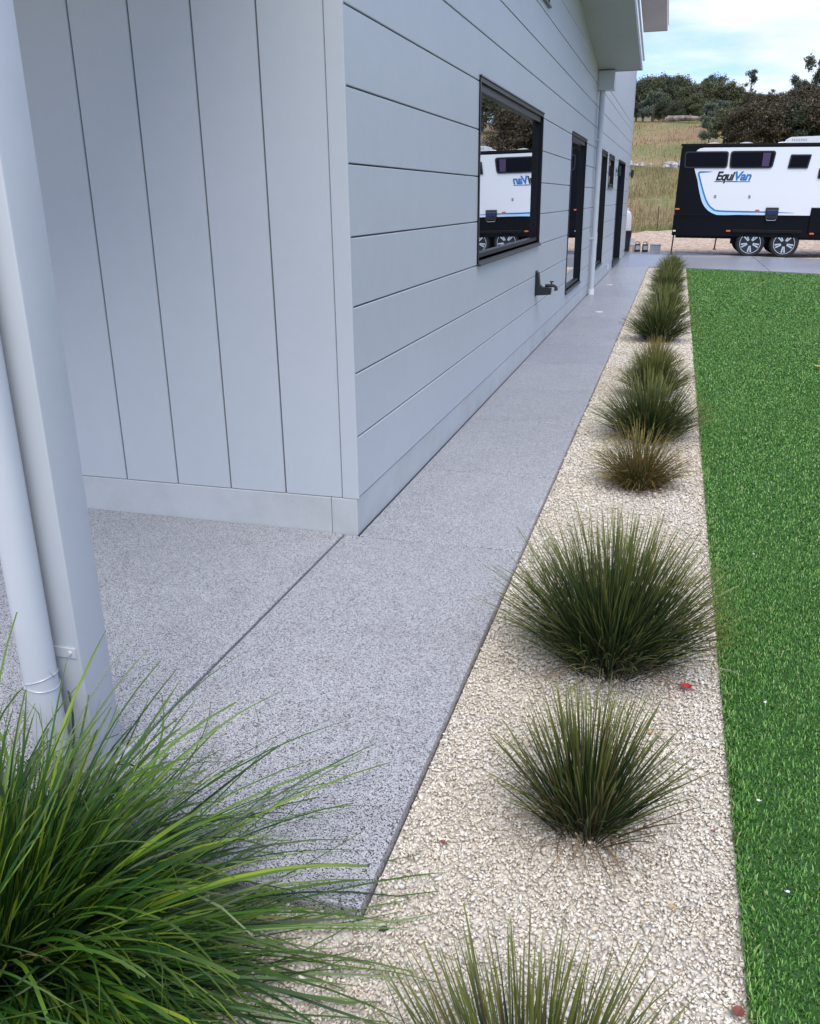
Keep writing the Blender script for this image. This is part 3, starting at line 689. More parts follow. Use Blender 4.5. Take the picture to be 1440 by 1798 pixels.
# fallen leaves
def leaf(name, x, y, z, s, m, label, rz, curl=.5):
    n = 9; v = []; f = []
    for i in range(n):
        t = i/(n-1); wd = s*.42*math.sin(math.pi*min(1, t*.93+.03))**.8*(1+.18*(-1)**i)
        xx = (t-.5)*s; zc = curl*s*(t-.5)**2
        v += [(xx, -wd, zc+curl*wd*.7), (xx, 0, zc), (xx, wd, zc+curl*wd*.5)]
    for i in range(n-1): f += [(3*i, 3*i+1, 3*i+4, 3*i+3), (3*i+1, 3*i+2, 3*i+5, 3*i+4)]
    v += [(s*.5, -.0012, .25*curl*s), (s*.5, .0012, .25*curl*s), (s*.8, .001, .3*curl*s+.003), (s*.8, -.001, .3*curl*s+.003)]; k = 3*n; f.append((k, k+1, k+2, k+3))
    o = from_py(name, v, f, m, loc=(x, y, z)); o.rotation_euler = (.1, .1, rz)
    sm = o.modifiers.new('thick', 'SOLIDIFY'); sm.thickness = .0006
    return tag(o, label, 'leaf')
leaf('fallen_leaf', 1.535, -1.03, -.018, .042, 'red_leaf', 'small red fallen leaf on the gravel beside the big round tuft', .3, .9)
leaf('fallen_leaf', 1.632, -2.30, -.015, .03, 'brown_leaf', 'dark brown fallen leaf at the turf edge near the bottom right', 1.2)
leaf('fallen_leaf', 2.77, 5.22, .012, .065, 'tan_leaf', 'tan fallen leaf on the turf at the right edge', .1)
leaf('fallen_leaf', 1.02, -.79, -.018, .022, 'tan_leaf', 'small tan leaf on the gravel left of the big round tuft', 2.1)
leaf('fallen_leaf', 1.43, -1.33, -.018, .018, 'tan_leaf', 'tiny curled tan leaf on the gravel right of the small open tuft', .8)
leaf('fallen_leaf', 1.75, 3.3, .008, .02, 'brown_leaf', 'small brown leaf on the turf edge beside the olive tipped tuft', .8)
for i, (x, y, m_, sz, lab) in enumerate([(.93, -1.98, 'brown_leaf', .016, 'tiny brown leaf scrap on the gravel near the paving edge'), (1.50, -2.05, 'tan_leaf', .014, 'tiny tan leaf scrap on the gravel near the turf'), (1.12, .35, 'brown_leaf', .02, 'small brown leaf scrap on the gravel in front of the brown tuft'), (1.50, .2, 'tan_leaf', .018, 'small tan leaf scrap on the gravel right of the brown tuft'), (1.60, -1.75, 'brown_leaf', .012, 'dark leaf crumb on the gravel close to the turf edge')]):
    leaf('fallen_leaf', x, y, -.016, sz, m_, lab, i*1.7, .9)
for i, (x, y) in enumerate([(1.72, -1.62), (1.78, -1.1), (1.84, .2), (1.76, -1.95)]):
    leaf('petal', x, y, .008, .010, 'white_bit', 'tiny white petal lying on the dark green turf', i*1.1)['group'] = 'white petals on the turf'
    bpy.data.objects[-1] if False else None
tag(MB().add([(.855, -2.285, -.03), (.872, -2.288, -.029), (.878, -2.272, -.03), (.860, -2.268, -.031), (.862, -2.280, -.018), (.870, -2.276, -.020)], [(0, 1, 4), (1, 5, 4), (1, 2, 5), (2, 3, 5), (3, 4, 5), (3, 0, 4), (0, 3, 2, 1)]).build('dark_pebble', 'dark_soil'), 'dark pebble at the paving corner by the large tuft', 'stone')
for (x, y, l) in [(.40, 9.2, 'nearer white cap set in the footpath'), (.25, 13.4, 'farther white cap set in the footpath')]:
    tag(MB().lathe([(.055, .0005), (.055, .004), (.045, .006)], (x, y, 0), 'z', 20).build('drain_cap', 'ac', None, True), l, 'drain cap')

# ------------------------------------------------------------------ caravan
TILT = .018
van = empty('caravan', 'long black and white caravan parked beyond the driveway', 'caravan', (3.74, 22.4, -.0))
van.rotation_euler = (0, TILT, 0)
def X(x): return x-3.74
FY, BY = 0.0, 2.35
XL, XR = 1.235, 8.3
MB().prism([(X(XL)+.03, 1.04), (X(XL), 1.15), (X(XL)+.02, 2.70), (X(XL)+.06, 2.82), (X(XR)-.5, 2.82), (X(XR), 2.3), (X(XR), 1.04)], 1, FY, BY).build('body', 'van_black', van)
MB().prism([(X(XL)+.0, .50), (X(XL)+.0, 1.036), (X(XR), 1.036), (X(XR), .45), (X(2.8), .50)], 1, FY+.02, BY-.02).build('lower_skirt', 'van_black', van)
MB().box(X(XL)+.005, X(XR)-.4, FY-.012, FY+.035, 2.775, 2.835, .006).build('roof_rail', 'chassis', van)
MB().box(X(XL), X(XR), FY-.008, FY+.019, 1.036, 1.052).build('trim_strip', 'chassis', van)
def rounded(pts, r=.1, n=6):
    out = []; k = len(pts)
    for i in range(k):
        p0, p1, p2 = Vector(pts[i-1]), Vector(pts[i]), Vector(pts[(i+1) % k]); a = (p0-p1); b = (p2-p1)
        rr = min(r, a.length*.45, b.length*.45); A = p1+a.normalized()*rr; B = p1+b.normalized()*rr
        for j in range(n+1): t = j/n; out.append(tuple((1-t)**2*A+2*t*(1-t)*p1+t*t*B))
    return out
def flat(poly, y, d=.002): return MB().prism([(X(a), b) for a, b in poly], 1, y-d, y)
def curve(pts, n=8):
    P = [Vector(p) for p in pts]; P = [2*P[0]-P[1]]+P+[2*P[-1]-P[-2]]; out = []
    for i in range(1, len(P)-2):
        for j in range(n):
            t = j/n; a, b, c_, d = P[i-1], P[i], P[i+1], P[i+2]
            out.append(tuple(.5*((2*b)+(-a+c_)*t+(2*a-5*b+4*c_-d)*t*t+(-a+3*b-3*c_+d)*t**3)))
    out.append(tuple(P[-2])); return out
lowleft = curve([(2.48, 1.056), (2.30, 1.075), (2.10, 1.18), (1.935, 1.40), (1.79, 1.82), (1.64, 2.225)])
wp = [(1.62, 2.26), (1.62, 2.60), (1.665, 2.675), (1.73, 2.715), (1.84, 2.735), (7.9, 2.735), (7.9, 1.26), (4.70, 1.255), (4.69, 1.056)]+lowleft
flat(wp, FY-.001, .006).build('side_panel', 'van_white', van)
def ribbon(pts, w0, w1, taper_end=True):
    pts = [Vector(p) for p in pts]; a = []; b = []
    for i, p in enumerate(pts):
        d = (pts[min(i+1, len(pts)-1)]-pts[max(i-1, 0)]).normalized(); nn = Vector((-d.y, d.x)); t = i/(len(pts)-1)
        ww = w0*min(1, t*6+.1)*min(1, (1-t)*5+.06); a.append(tuple(p+nn*ww/2)); b.append(tuple(p-nn*ww/2))
    return a, b
def ribbon_obj(pts, wdt, y, m, name, lab=None):
    a, b = ribbon(pts, wdt, wdt); mb = MB()
    for i in range(len(a)-1): mb.prism([a[i], a[i+1], b[i+1], b[i]], 1, y-.002, y)
    mb.v = [(v[0]-3.74, v[1], v[2]) for v in mb.v]
    return mb.build(name, m, van)
# pale edge band along the panel's curve
inner = curve([(3.55, 1.085), (2.50, 1.088), (2.32, 1.105), (2.125, 1.205), (1.965, 1.41), (1.82, 1.82), (1.69, 2.19)])
ribbon_obj(inner, .085, FY-.0075, 'van_pale', 'pale_stripe')
line = curve([(4.30, 1.118), (3.58, 1.133), (2.45, 1.146), (2.22, 1.21), (2.065, 1.37), (1.925, 1.66), (1.775, 2.06)])+curve([(1.768, 2.10), (1.80, 2.128), (2.0, 2.136), (2.12, 2.142)])
ribbon_obj(line, .040, FY-.010, 'van_blue', 'blue_stripe')
def lettering(body, x, z, size, sx, m, name):
    cu = bpy.data.curves.new(name, 'FONT'); cu.body = body; cu.size = size*1.06; cu.shear = .28; cu.offset = .011; cu.extrude = .0012; cu.space_character = .93
    ob = bpy.data.objects.new(name+'_curve', cu); C.objects.link(ob)
    bpy.context.view_layer.update(); dg = bpy.context.evaluated_depsgraph_get()
    me = bpy.data.meshes.new_from_object(ob.evaluated_get(dg)); bpy.data.objects.remove(ob)
    v = np.array([q.co[:] for q in me.vertices]); wdt = v[:, 0].max()
    me.transform(Matrix(((sx, 0, 0, 0), (0, 1, 0, 0), (0, 0, 1, 0), (0, 0, 0, 1))))
    o = link_mesh(name, me, m, van, loc=(X(x), FY-.010, z)); o.rotation_euler = (R(90), 0, 0); return wdt*sx
wd = lettering('Equi', 2.21, 1.93, .285, .92, 'van_ink', 'lettering')
lettering('Van', 2.20+wd-.035, 1.93, .285, 1.0, 'van_blue', 'lettering')
flat([(2.19, 1.885), (2.40, 1.885), (2.41, 1.903), (2.195, 1.903)], FY-.010).build('underline', 'van_ink', van)
flat([(2.47, 1.885), (2.78, 1.885), (2.785, 1.903), (2.475, 1.903)], FY-.010).build('underline', 'van_ink', van)
flat([(2.78, 1.885), (3.09, 1.885), (3.095, 1.903), (2.785, 1.903)], FY-.010).build('underline', 'van_blue', van)
def van_window(pts, r, name='window', curtain=None):
    f = flat(rounded(pts, r), FY-.007, .022).build(name, 'black_pl', van)
    c = Vector((sum(p[0] for p in pts)/4, sum(p[1] for p in pts)/4))
    ip = [tuple(c+(Vector(p)-c)*Vector(((abs(p[0]-c.x)-.035)/abs(p[0]-c.x), 1)).x) if False else (p[0]-math.copysign(.035, p[0]-c.x), p[1]-math.copysign(.035, p[1]-c.y)) for p in pts]
    flat(rounded(ip, r*.8), FY-.0295, .004).build('pane', 'acrylic', f)
    if curtain: flat(curtain, FY-.0338, .0008).build('curtain', 'curtain', f)
van_window([(1.355, 2.645), (2.475, 2.645), (2.475, 2.228), (1.375, 2.228)], .08)
van_window([(2.515, 2.65), (3.65, 2.65), (3.60, 2.222), (2.525, 2.222)], .09, curtain=[(3.33, 2.60), (3.52, 2.60), (3.50, 2.27), (3.33, 2.27)])
van_window([(4.01, 2.555), (4.515, 2.555), (4.46, 2.215), (3.97, 2.215)], .03)
van_window([(5.05, 2.60), (5.75, 2.60), (5.75, 2.25), (5.05, 2.25)], .05)
van_window([(4.74, 2.22), (4.95, 2.22), (4.95, 1.97), (4.73, 1.97)], .02, 'outlet_hatch')
# entry door
flat([(6.1, 2.60), (6.75, 2.60), (6.75, .75), (6.1, .75)], FY-.008, .012).build('door', 'van_white', van)
# black box step at right and hatch
MB().box(X(4.70), X(6.05), FY-.03, FY-.0005, .62, 1.25, .01).build('boot_panel', 'van_black', van)
h = MB().box(X(3.58), X(3.90), FY-.05, FY-.009, .96, 1.25, .012).build('utility_hatch', 'van_ink', van)
MB().box(X(3.61), X(3.87), FY-.066, FY-.0505, 1.07, 1.19, .005).build('hatch_cover', 'van_hatch', h)
MB().tube([(X(3.62), FY-.055, .95), (X(3.64), FY-.06, .925), (X(3.84), FY-.06, .925), (X(3.86), FY-.055, .95)], .008, 6).build('hatch_handle', 'grey_pl', h)
for x in (2.257, 3.127):
    o = MB().box(X(x)-.03, X(x)+.03, FY-.014, FY-.0075, 1.475, 1.555, .002).build('vent_cover', 'grey_pl', van)
    for dz in (-.02, .012): MB().box(X(x)-.02, X(x)+.02, FY-.016, FY-.0145, 1.515+dz, 1.525+dz).build('slot', 'chassis', o)
for x, z, m in ((1.31, 1.19, 'amber'), (2.70, .64, 'amber'), (4.80, .60, 'amber'), (3.37, 1.175, 'amber'), (1.27, .62, 'lens_white')):
    MB().box(X(x)-.055, X(x)+.055, FY-.03 if x > 4.6 else FY-.012, FY+.019, z-.02, z+.02, .004).build('marker_light', m, van)
# roof fittings
for a, b in ((1.86, 2.30), (2.68, 3.12)):
    MB().prism(curve([(X(a), 2.822), (X(a)+.06, 2.858), (X((a+b)/2), 2.885), (X(b)-.06, 2.858), (X(b), 2.822)]), 1, .35, .85).build('roof_vent', 'ac', van)
ac = MB().prism(rounded([(X(3.87), 2.822), (X(3.95), 2.99), (X(4.95), 3.02), (X(5.05), 2.822)], .05, 4), 1, .3, 1.1).build('air_conditioner', 'ac', van)
for i in range(9): MB().box(X(4.02)+i*.042, X(4.02)+i*.042+.018, .294, .2995, 2.90, 2.95).build('grille_slot', 'grey_pl', ac)
MB().tube([(X(3.66), .45, 2.822), (X(3.72), .45, 2.86), (X(3.9), .45, 2.87)], .02, 6).build('cable_entry', 'ac', van)
# chassis, guards, legs
MB().box(X(XL)+.1, X(8.6), .45, .52, .42, .52).box(X(XL)+.1, X(8.6), 1.8, 1.87, .42, .52).build('chassis_rail', 'chassis', van)
MB().box(X(2.80), X(4.56), -.03, .30, .60, .68, .01).build('wheel_guard', 'chassis', van)
MB().box(X(2.80), X(4.56), .30, .40, .30, .68).build('wheel_arch', 'chassis', van)
for x in (1.285, 2.42):
    MB().tube([(X(x)+.0, .12, .50), (X(x)-.02, .10, .0 if x < 2 else .16)], .018, 8).box(X(x)-.06, X(x)+.03, .05, .16, (-.012 if x < 2 else .14), (.002 if x < 2 else .16)).build('support_leg', 'chassis', van)
MB().tube([(X(1.24), -.01, 1.0), (X(1.24), -.01, .52)], .012, 6).build('grab_handle', 'chassis', van)
MB().box(X(XR), X(XR)+1.6, 1.08, 1.2, .42, .52).build('drawbar', 'chassis', van)
def wheel(x, y, mirror=1):
    wv = empty('wheel', loc=(X(x), y, .335)); wv.parent = van
    s = -1*mirror
    MB().lathe([(.27, .0), (.33, s*.005), (.362, s*-.02), (.37, s*-.06), (.37, s*-.16), (.36, s*-.2), (.27, s*-.215)], (0, 0, 0), 'y', 40).build('tyre', 'tyre', wv, True)
    MB().lathe([(.262, s*.004), (.274, s*.008), (.272, s*-.01), (.255, s*-.015)], (0, 0, 0), 'y', 40).lathe([(.25, s*-.06), (.05, s*-.03), (.045, s*-.02)], (0, 0, 0), 'y', 40).build('rim', 'rim_dark', wv, True)
    n = 40; mb = MB(); v = []; f = []
    for k in range(n):
        a = 2*math.pi*k/n
        for r_ in (.258, .272): v.append((r_*math.cos(a), s*.010, r_*math.sin(a)))
    f = [(2*k, 2*k+1, (2*k+3) % (2*n), (2*k+2) % (2*n)) for k in range(n)]
    mb.add(v, f)
    for k in range(5):
        a = math.pi/2+2*math.pi*k/5+math.pi
        for da in (-.16, .16):
            d = Vector((math.cos(a+da), math.sin(a+da))); e_ = Vector((-d.y, d.x)); p = [d*.075+e_*.014, d*.235+e_*.020, d*.235-e_*.020, d*.075-e_*.014]
            mb.prism([tuple(q) for q in p], 1, s*-.03, s*.006)
    mb.build('spokes', 'rim_silver', wv)
    MB().lathe([(.045, s*-.02), (.042, s*.012), (.02, s*.015)], (0, 0, 0), 'y', 16).build('hub', 'rim_dark', wv, True)
for x in (3.30, 4.16):
    wheel(x, 0.03)
    wheel(x, 2.30, -1)

# ------------------------------------------------------------------ odds and ends past the house corner
def can(x, y, lab):
    t = empty('jerry_can', lab, 'can', (x, y, -.0))
    MB().box(-.085, .085, -.06, .06, 0, .22, .015).build('body', 'black_pl', t)
    MB().tube([(-.06, 0, .215), (-.06, 0, .27), (-.02, 0, .285), (.04, 0, .28), (.04, 0, .22)], .012, 8).build('handle', 'black_pl', t, True)
    MB().tube([(.06, 0, .21), (.075, 0, .26)], .018, 10).build('cap', 'ac', t, True)
    MB().box(-.05, .075, -.0625, -.0605, .06, .18).build('label_sheet', 'clear_pl', t)
can(.27, 24.35, 'black jerry can nearer the house, beside the stacked paint tins'); can(.50, 24.25, 'black jerry can next to the clear crate')
t = empty('storage_crate', 'clear plastic crate on the far edge of the driveway', 'crate', (.80, 24.05, 0))
MB().box(-.15, .15, -.11, .11, 0, .012).box(-.15, -.142, -.11, .11, .012, .2).box(.142, .15, -.11, .11, .012, .2).box(-.142, .142, -.11, -.102, .012, .2).box(-.142, .142, .102, .11, .012, .2).build('tub', 'clear_pl', t)
MB().box(-.165, .165, -.125, .125, .2, .222, .006).build('lid', 'grey_pl', t)
for z in (.07, .13): MB().box(-.14, .14, -.1125, -.1105, z, z+.012).build('rib', 'grey_pl', t)
for i, (z, l) in enumerate(((0, 'lower pale paint tin of the pair by the house corner'), (.185, 'upper pale paint tin stacked by the house corner'))):
    t = empty('paint_tin', l, 'tin', (.085, 24.45, z))
    MB().lathe([(.085, 0), (.088, .006), (.084, .012), (.084, .165), (.088, .170), (.086, .178), (.06, .176)], (0, 0, 0), 'z', 24).build('tin_body', 'tin' if i == 0 else 'ac', t, True)
    MB().tube([(.086*math.cos(a), -.03-.08*math.sin(a)*.3-.06, .15-.05*math.sin(a)) for a in [math.pi*k/10 for k in range(11)]], .003, 5).build('bail', 'galv', t)
t = empty('wheelie_bin', 'black bin behind the far corner of the house', 'bin', (-.13, 24.5, 0))
MB().prism([(-.17, .03), (.15, .03), (.19, .56), (-.2, .56)], 1, -.2, .2).build('tub', 'black_pl', t)
MB().box(-.21, .2, -.22, .22, .561, .60, .012).build('lid', 'black_pl', t)
for sx in (-.1, .1): MB().lathe([(.06, -.21), (.06, -.17)], (sx, 0, .06), 'y', 14).build('wheel', 'tyre', t)
t = empty('gas_bottle', 'tall white gas bottle standing behind the black bin at the house corner', 'gas bottle', (-.16, 25.05, 0))
MB().lathe([(.16, 0), (.165, .03), (.165, 1.02), (.13, 1.12), (.06, 1.17), (.03, 1.18)], (0, 0, 0), 'z', 28).build('cylinder', 'ac', t, True)
MB().lathe([(.07, 1.16), (.07, 1.24)], (0, 0, 0), 'z', 18).build('collar', 'ac', t, True)

# ------------------------------------------------------------------ wire fence
fence = empty('wire_fence', 'thin star-picket wire fence at the foot of the grassy hill', 'fence', (0, 42.2, 0))
def tz(x, y): return float(terr(x, y))+GZ-.02
for k in range(-9, 12):
    x = .44+k*3.6; lean = .03*math.sin(k*3)
    MB().tube([(x, 0, tz(x, 42.2)-.2), (x+lean, 0, tz(x, 42.2)+1.12)], .028, 6).build('picket', 'rust', fence)
for h_ in (.3, .6, .95): MB().tube([(-32, 0, .05+h_), (.44, .01, .04+h_), (40, 0, .05+h_)], .004, 5).build('strand', 'wire', fence)

# ------------------------------------------------------------------ field grass and rocks
def field(n, x0, x1, y0, y1, h, wd, m, name, lab):
    x = rng.uniform(x0, x1, n); y = rng.uniform(y0, y1, n); a = rng.uniform(0, 2*np.pi, n); hh = h*rng.uniform(.4, 1.2, n)
    keep = np.sin(x*.7+y*.31)+np.sin(x*.23-y*.5)+rng.normal(0, .8, n) > -.9; x, y, a, hh = x[keep], y[keep], a[keep], hh[keep]; n = len(x)
    z = terr(x, y)+GZ-.04; dx_, dy_ = np.cos(a), np.sin(a); le = hh*rng.uniform(.1, .6, n)
    A = np.stack([x-dy_*wd, y+dx_*wd, z], -1); B = np.stack([x+dy_*wd, y-dx_*wd, z], -1); T = np.stack([x+dx_*le, y+dy_*le, z+hh], -1)
    me = np_mesh(name, np.stack([A, B, T], 1).reshape(-1, 3), np.arange(3*n).reshape(-1, 3)); o = link_mesh(name, me, m); tag(o, lab, 'grass', kind='stuff'); return o
field(22000, -14, 22, 42, 58, .5, .020, 'field_blade', 'dry_grass', 'tall dry straw coloured grass on the lower hillside')
field(16000, -12, 24, 55, 74, .35, .024, 'field_green', 'field_grass', 'greener grass band across the middle of the hillside')
field(12000, -12, 24, 56, 74, .45, .022, 'field_blade', 'mixed_grass', 'straw coloured grass mixed into the greener band of the hillside')
field(16000, -24, 34, 74, 126, .4, .035, 'field_rust', 'upper_dry_grass', 'brownish dry grass on the upper hillside below the trees')
field(12000, -14, 22, 40.8, 42.6, .3, .018, 'field_green', 'verge_grass', 'green grass fringe along the wire fence')
def rock(x, y, s, lab):
    bm = bmesh.new(); bmesh.ops.create_icosphere(bm, subdivisions=2, radius=1)
    sc = (s*random.uniform(.8, 1.3), s*random.uniform(.7, 1), s*random.uniform(.5, .8))
    ph = random.uniform(0, 9)
    for v in bm.verts:
        k = 1+.22*math.sin(v.co.x*3.1+ph)+.16*math.sin(v.co.y*4.3+ph*2)+.12*math.sin(v.co.z*5+ph*3)
        v.co = Vector((v.co.x*sc[0]*k, v.co.y*sc[1]*k, v.co.z*sc[2]*k))
    me = bpy.data.meshes.new('field_boulder'); bm.to_mesh(me); bm.free()
    o = link_mesh('field_boulder', me, 'rock', loc=(x, y, tz(x, y)+sc[2]*.45)); return tag(o, lab, 'rock', 'boulders strewn across the hillside')
RK = [(-2.9, 74, .45), (-2.3, 75, .35), (-1.9, 74.5, .4), (-3.5, 75.4, .5), (.55, 75, .5), (.1, 74.2, .32), (1.1, 75.2, .6), (1.7, 75.8, .42), (.8, 73.7, .28), (2.4, 75, .4), (1.4, 74.1, .3), (-1.2, 76, .25)]
for i, (x, y, s) in enumerate(RK):
    side = 'left' if x < -1 else 'right'
    nth = sum(1 for q in RK if (q[0] < -1) == (x < -1) and q[0] < x)
    lab = 'pale boulder in the %s cluster across the hillside, %s' % (side, ['leftmost', 'second from left', 'third from left', 'fourth from left', 'fifth from left', 'sixth from left', 'seventh from left'][nth])
    rock(x, y, s, lab)['group'] = 'boulders in the %s cluster on the hillside' % side
# fallen log and low shrub
tag(MB().tube([(-.9, 121, tz(-.9, 121)+.4), (1.5, 118.5, tz(1.5, 118.5)+.45), (3.3, 117, tz(3.3, 117)+.4)], [.35, .3, .18], 9).build('fallen_log', 'bark', None, True), 'long fallen grey log lying below the trees on the hillside', 'log')

# ------------------------------------------------------------------ trees
def crown_mesh(name, h, rad, n, lobes, leaf, open_=.0, seed=0, base=.25):
    g_ = np.random.default_rng(seed)
    cs = []
    for k in range(lobes):
        a = g_.uniform(0, 2*np.pi); rr = rad*math.sqrt(g_.uniform(0, 1))*.75; zc = h*(base+(.97-base)*g_.uniform(0.05, 1)**.8); rr *= 1-.55*max(0, (zc/h-.6)/.4)
        cs.append((rr*math.cos(a), rr*math.sin(a), zc-.08*h, rad*g_.uniform(.26, .46)*(1-.3*open_)))
    cs = np.array(cs); k = g_.integers(0, lobes, n); d = g_.normal(size=(n, 3)); d /= np.linalg.norm(d, axis=1)[:, None]
    r_ = g_.uniform(0, 1, n)**(1/2.2); P = cs[k, :3]+d*(r_*cs[k, 3])[:, None]*np.array([1, 1, .75])
    P[:, 2] = np.clip(P[:, 2], .12*h, h)
    # smaller sub-clumps
    nc = n//14; cc = P[:nc]; idx = g_.integers(0, nc, n); P = cc[idx]+g_.normal(0, rad*.075, (n, 3))
    u = g_.normal(size=(n, 3)); u /= np.linalg.norm(u, axis=1)[:, None]; v = np.cross(u, g_.normal(size=(n, 3))); v /= np.linalg.norm(v, axis=1)[:, None]
    s = leaf*g_.uniform(.6, 1.3, n)[:, None]
    V = np.stack([P-u*s, P-v*s*.45, P+u*s, P+v*s*.45], 1).reshape(-1, 3)
    return np_mesh(name, V, np.arange(4*n).reshape(-1, 4)), cs
KINDS = {}
def make_kind(key, h, rad, n, lobes, leaf, colour, seed, base=.25, open_=0):
    me, cs = crown_mesh('crown', h, rad, n, lobes, leaf, open_, seed, base)
    me.materials.append(TREEC[colour])
    g_ = random.Random(seed); mb = MB()
    top = h*.75; lean = g_.uniform(-.4, .4)
    mb.tube([(0, 0, -.6), (lean*.2, 0, h*.2), (lean, .1, h*.5), (lean*1.2, 0, top)], [h*.028, h*.022, h*.014, h*.004], 7)
    for c in cs[:max(5, lobes//2)]:
        z0 = h*g_.uniform(.15, .5); mb.tube([(lean*z0/h, 0, z0), (c[0]*.5+lean*.3, c[1]*.5, (z0+c[2])*.5), (c[0], c[1], c[2])], [h*.011, h*.008, h*.003], 5)
    tm = bpy.data.meshes.new('trunk'); tm.from_pydata(mb.v, [], mb.f); tm.update(); tm.materials.append(M['bark'])
    KINDS[key] = (me, tm, h)
make_kind('dense', 8, 3.0, 7400, 20, .20, 'a', 1, .12)
make_kind('dense2', 8, 3.4, 7400, 22, .20, 'b', 2, .10)
make_kind('brown', 7, 3.1, 8000, 20, .17, 'c', 3, .08)
make_kind('grey', 7, 2.7, 7400, 16, .18, 'd', 4, .12)
make_kind('loose', 9, 3.2, 2600, 15, .19, 'a', 5, .40, 1)
make_kind('shrub', 4, 2.2, 2600, 12, .16, 'd', 6, .06)
make_kind('brown2', 7, 3.3, 8000, 18, .17, 'c', 8, .08)
make_kind('lone', 9, 3.6, 2000, 9, .24, 'a', 9, .38, 1)
DESC = dict(dense='dark green rounded gum tree', dense2='olive green bushy gum tree', brown='brown tinged bushy tree', brown2='rusty brown bushy tree', grey='grey green bushy tree', loose='open crowned gum tree with sky showing through', shrub='low grey green shrub', lone='open gum tree')
def tree(key, x, y, ztop, lab=None, wsc=1.0, grp=None, hmin=2.5):
    cm, tm, h = KINDS[key]; zb = tz(x, y); H = max(ztop-zb, hmin); s = H/h
    name = 'shrub' if key == 'shrub' else 'gum_tree'
    t = empty(name, lab, 'shrub' if key == 'shrub' else 'tree', (x, y, zb), grp)
    t.scale = (s*wsc, s*wsc, s); t.rotation_euler = (0, 0, random.uniform(0, 6.28))
    for nm, me in (('crown', cm), ('trunk', tm)):
        o = bpy.data.objects.new(nm, me); C.objects.link(o); o.parent = t
    return t
BACK = [(-5.6, 135, 17.1), (-4.8, 138, 18.2), (-3.4, 134, 17.5), (-2.5, 142, 18.8), (-1.3, 140, 17.2), (-.4, 145, 18.9), (.5, 145, 18.6), (1.6, 150, 18.0), (2.7, 150, 18.1)]
for i, (x, y, z) in enumerate(BACK): tree(['dense', 'dense', 'dense2', 'dense'][i % 4], x, y, z+.2, '%s in the left back row, %s' % (DESC[['dense', 'dense', 'dense2', 'dense'][i % 4]], ['leftmost', 'second', 'third', 'fourth', 'fifth', 'sixth', 'seventh', 'eighth', 'last'][i]+' from the house' if 0 < i < 8 else ('nearest the house' if i == 0 else 'farthest from the house')), .9, 'dark trees in the left back row of the wood')
for i, (x, y, z) in enumerate([(3.6, 152, 19.2), (4.6, 150, 19.5), (5.6, 152, 19.4)]): tree('loose', x, y, z+.3, 'open crowned gum on the skyline left of the lone ridge tree, %s of three' % ['left', 'middle', 'right'][i], .85, 'open gums on the skyline of the wood')
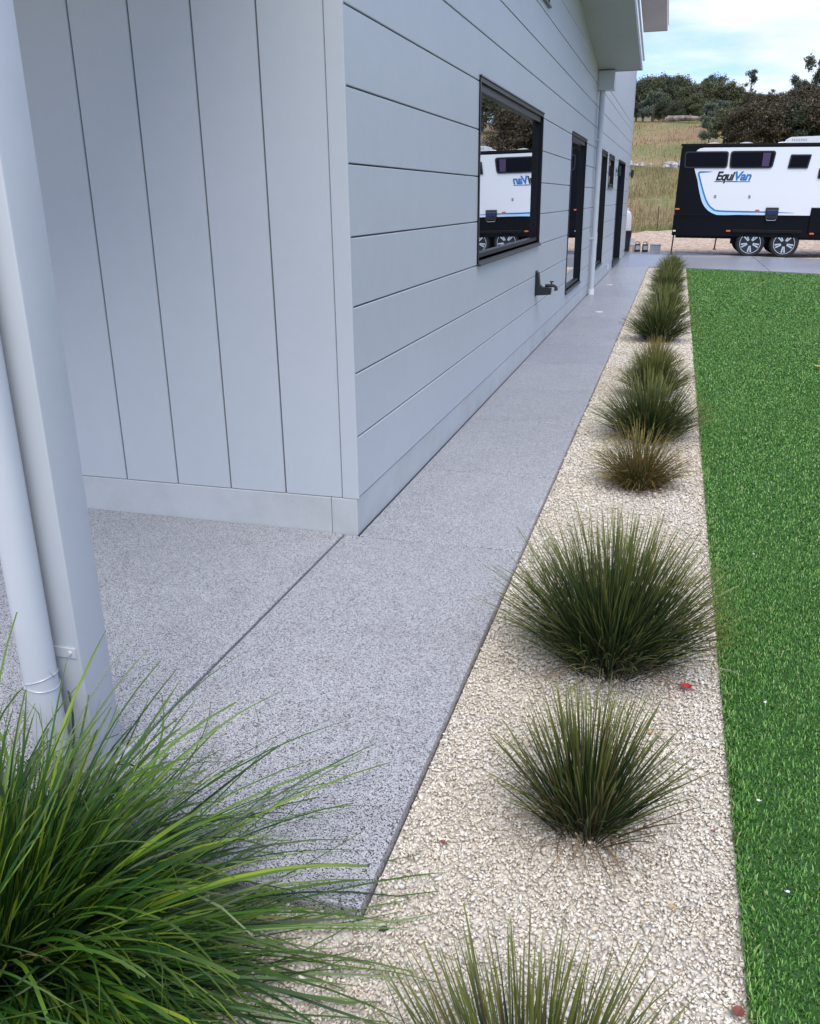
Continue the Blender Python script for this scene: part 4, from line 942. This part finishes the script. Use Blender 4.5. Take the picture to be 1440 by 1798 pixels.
FRONT = [(-5.6, 127, 13.5, 'dense'), (-4.3, 126, 13.2, 'grey'), (-2.9, 125, 14.2, 'grey'), (-1.6, 124, 13.6, 'dense'), (.1, 122, 13.0, 'dense'), (1.0, 128, 15.0, 'dense2'), (2.2, 124, 13.8, 'dense2'), (3.3, 128, 15.2, 'dense2'), (4.5, 128, 15.6, 'dense2'), (5.8, 126, 15.2, 'dense2'), (7.1, 126, 14.6, 'dense2'), (8.3, 128, 14.3, 'brown'),
         (3.8, 112, 11.2, 'grey'), (5.2, 110, 11.4, 'grey'), (6.4, 108, 10.6, 'dense'), (9.4, 125, 13.6, 'brown2'), (10.5, 122, 13.1, 'brown'), (11.8, 122, 13.2, 'brown2'), (13.0, 120, 12.9, 'brown'), (13.8, 115, 13.1, 'brown2'), (14.9, 114, 13.4, 'brown'), (16.4, 112, 13.2, 'brown2'),
         (3.6, 93, 8.6, 'grey'), (4.9, 91, 9.3, 'dense2'), (6.2, 89, 9.2, 'brown'), (7.4, 88, 9.5, 'brown2'), (8.7, 87, 9.3, 'brown'), (9.9, 87, 9.7, 'brown2'), (11.2, 86, 9.4, 'dense'), (12.5, 86, 9.8, 'brown'), (13.8, 86, 9.6, 'brown2'), (15.2, 87, 9.9, 'brown'),
         (8.0, 105, 9.9, 'brown'), (9.8, 105, 10.0, 'brown2'), (11.4, 104, 10.1, 'brown'), (12.8, 102, 10.2, 'brown2'), (14.4, 101, 10.4, 'brown')]
ORD = ['leftmost', 'second from the left', 'third from the left', 'fourth from the left', 'fifth from the left', 'sixth from the left', 'seventh from the left', 'eighth from the left', 'ninth from the left', 'tenth from the left', 'eleventh from the left', 'twelfth from the left']
cnt = {}
for x, y, z, k in sorted(FRONT, key=lambda q: (q[0]-1.38)/(q[1]+3.7)):
    row = 'nearer' if y < 100 else ('middle' if y < 118 else 'upper')
    c_ = cnt.get((k, row), 0); cnt[(k, row)] = c_+1
    lab = '%s, %s in the %s row of the wood' % (DESC[k], ORD[c_], row)
    tree(k, x, y, z+(.3 if y < 100 else .4), lab, 1.12, 'trees in the wood behind the caravan')
tree('lone', 14.9, 230, 28.9, 'lone open gum tree on the bare ridge skyline', .9)
tree('loose', 13.6, 118, 15.5, 'left one of the tall open gums rising above the caravan at the right edge', .75)
tree('lone', 15.6, 120, 17.2, 'tallest open gum rising above the caravan at the right edge', .75)
# trees further right, seen in the window reflections, and left behind the house
for i in range(26):
    x = 17.5+i*2.1+random.uniform(-.6, .6); y = 112+random.uniform(-8, 12); k = ['brown', 'loose', 'lone', 'dense2', 'grey', 'loose'][i % 6]
    tree(k, x, y, tz(x, y)+random.uniform(4.5, 6.8), '%s beyond the right edge, mirrored in the windows' % DESC[k], 1.1, '%ss mirrored in the windows' % DESC[k])
for i in range(10):
    x = -7.5-i*2.6; y = 128+random.uniform(-5, 8); k = ['dense', 'dense2', 'grey'][i % 3]
    tree(k, x, y, tz(x, y)+random.uniform(5.5, 7), '%s hidden behind the house' % DESC[k], 1.1, '%ss behind the house' % DESC[k])
for i in range(16):
    x = 11+i*3.4+random.uniform(-1, 1); y = 236+random.uniform(0, 22)
    tree('shrub', x, y, tz(x, y)+random.uniform(1.2, 2.2), 'low scrub dotted along the far ridge', 1.3, 'low scrub along the far ridge', 1.2)
print('objects', len(bpy.data.objects))
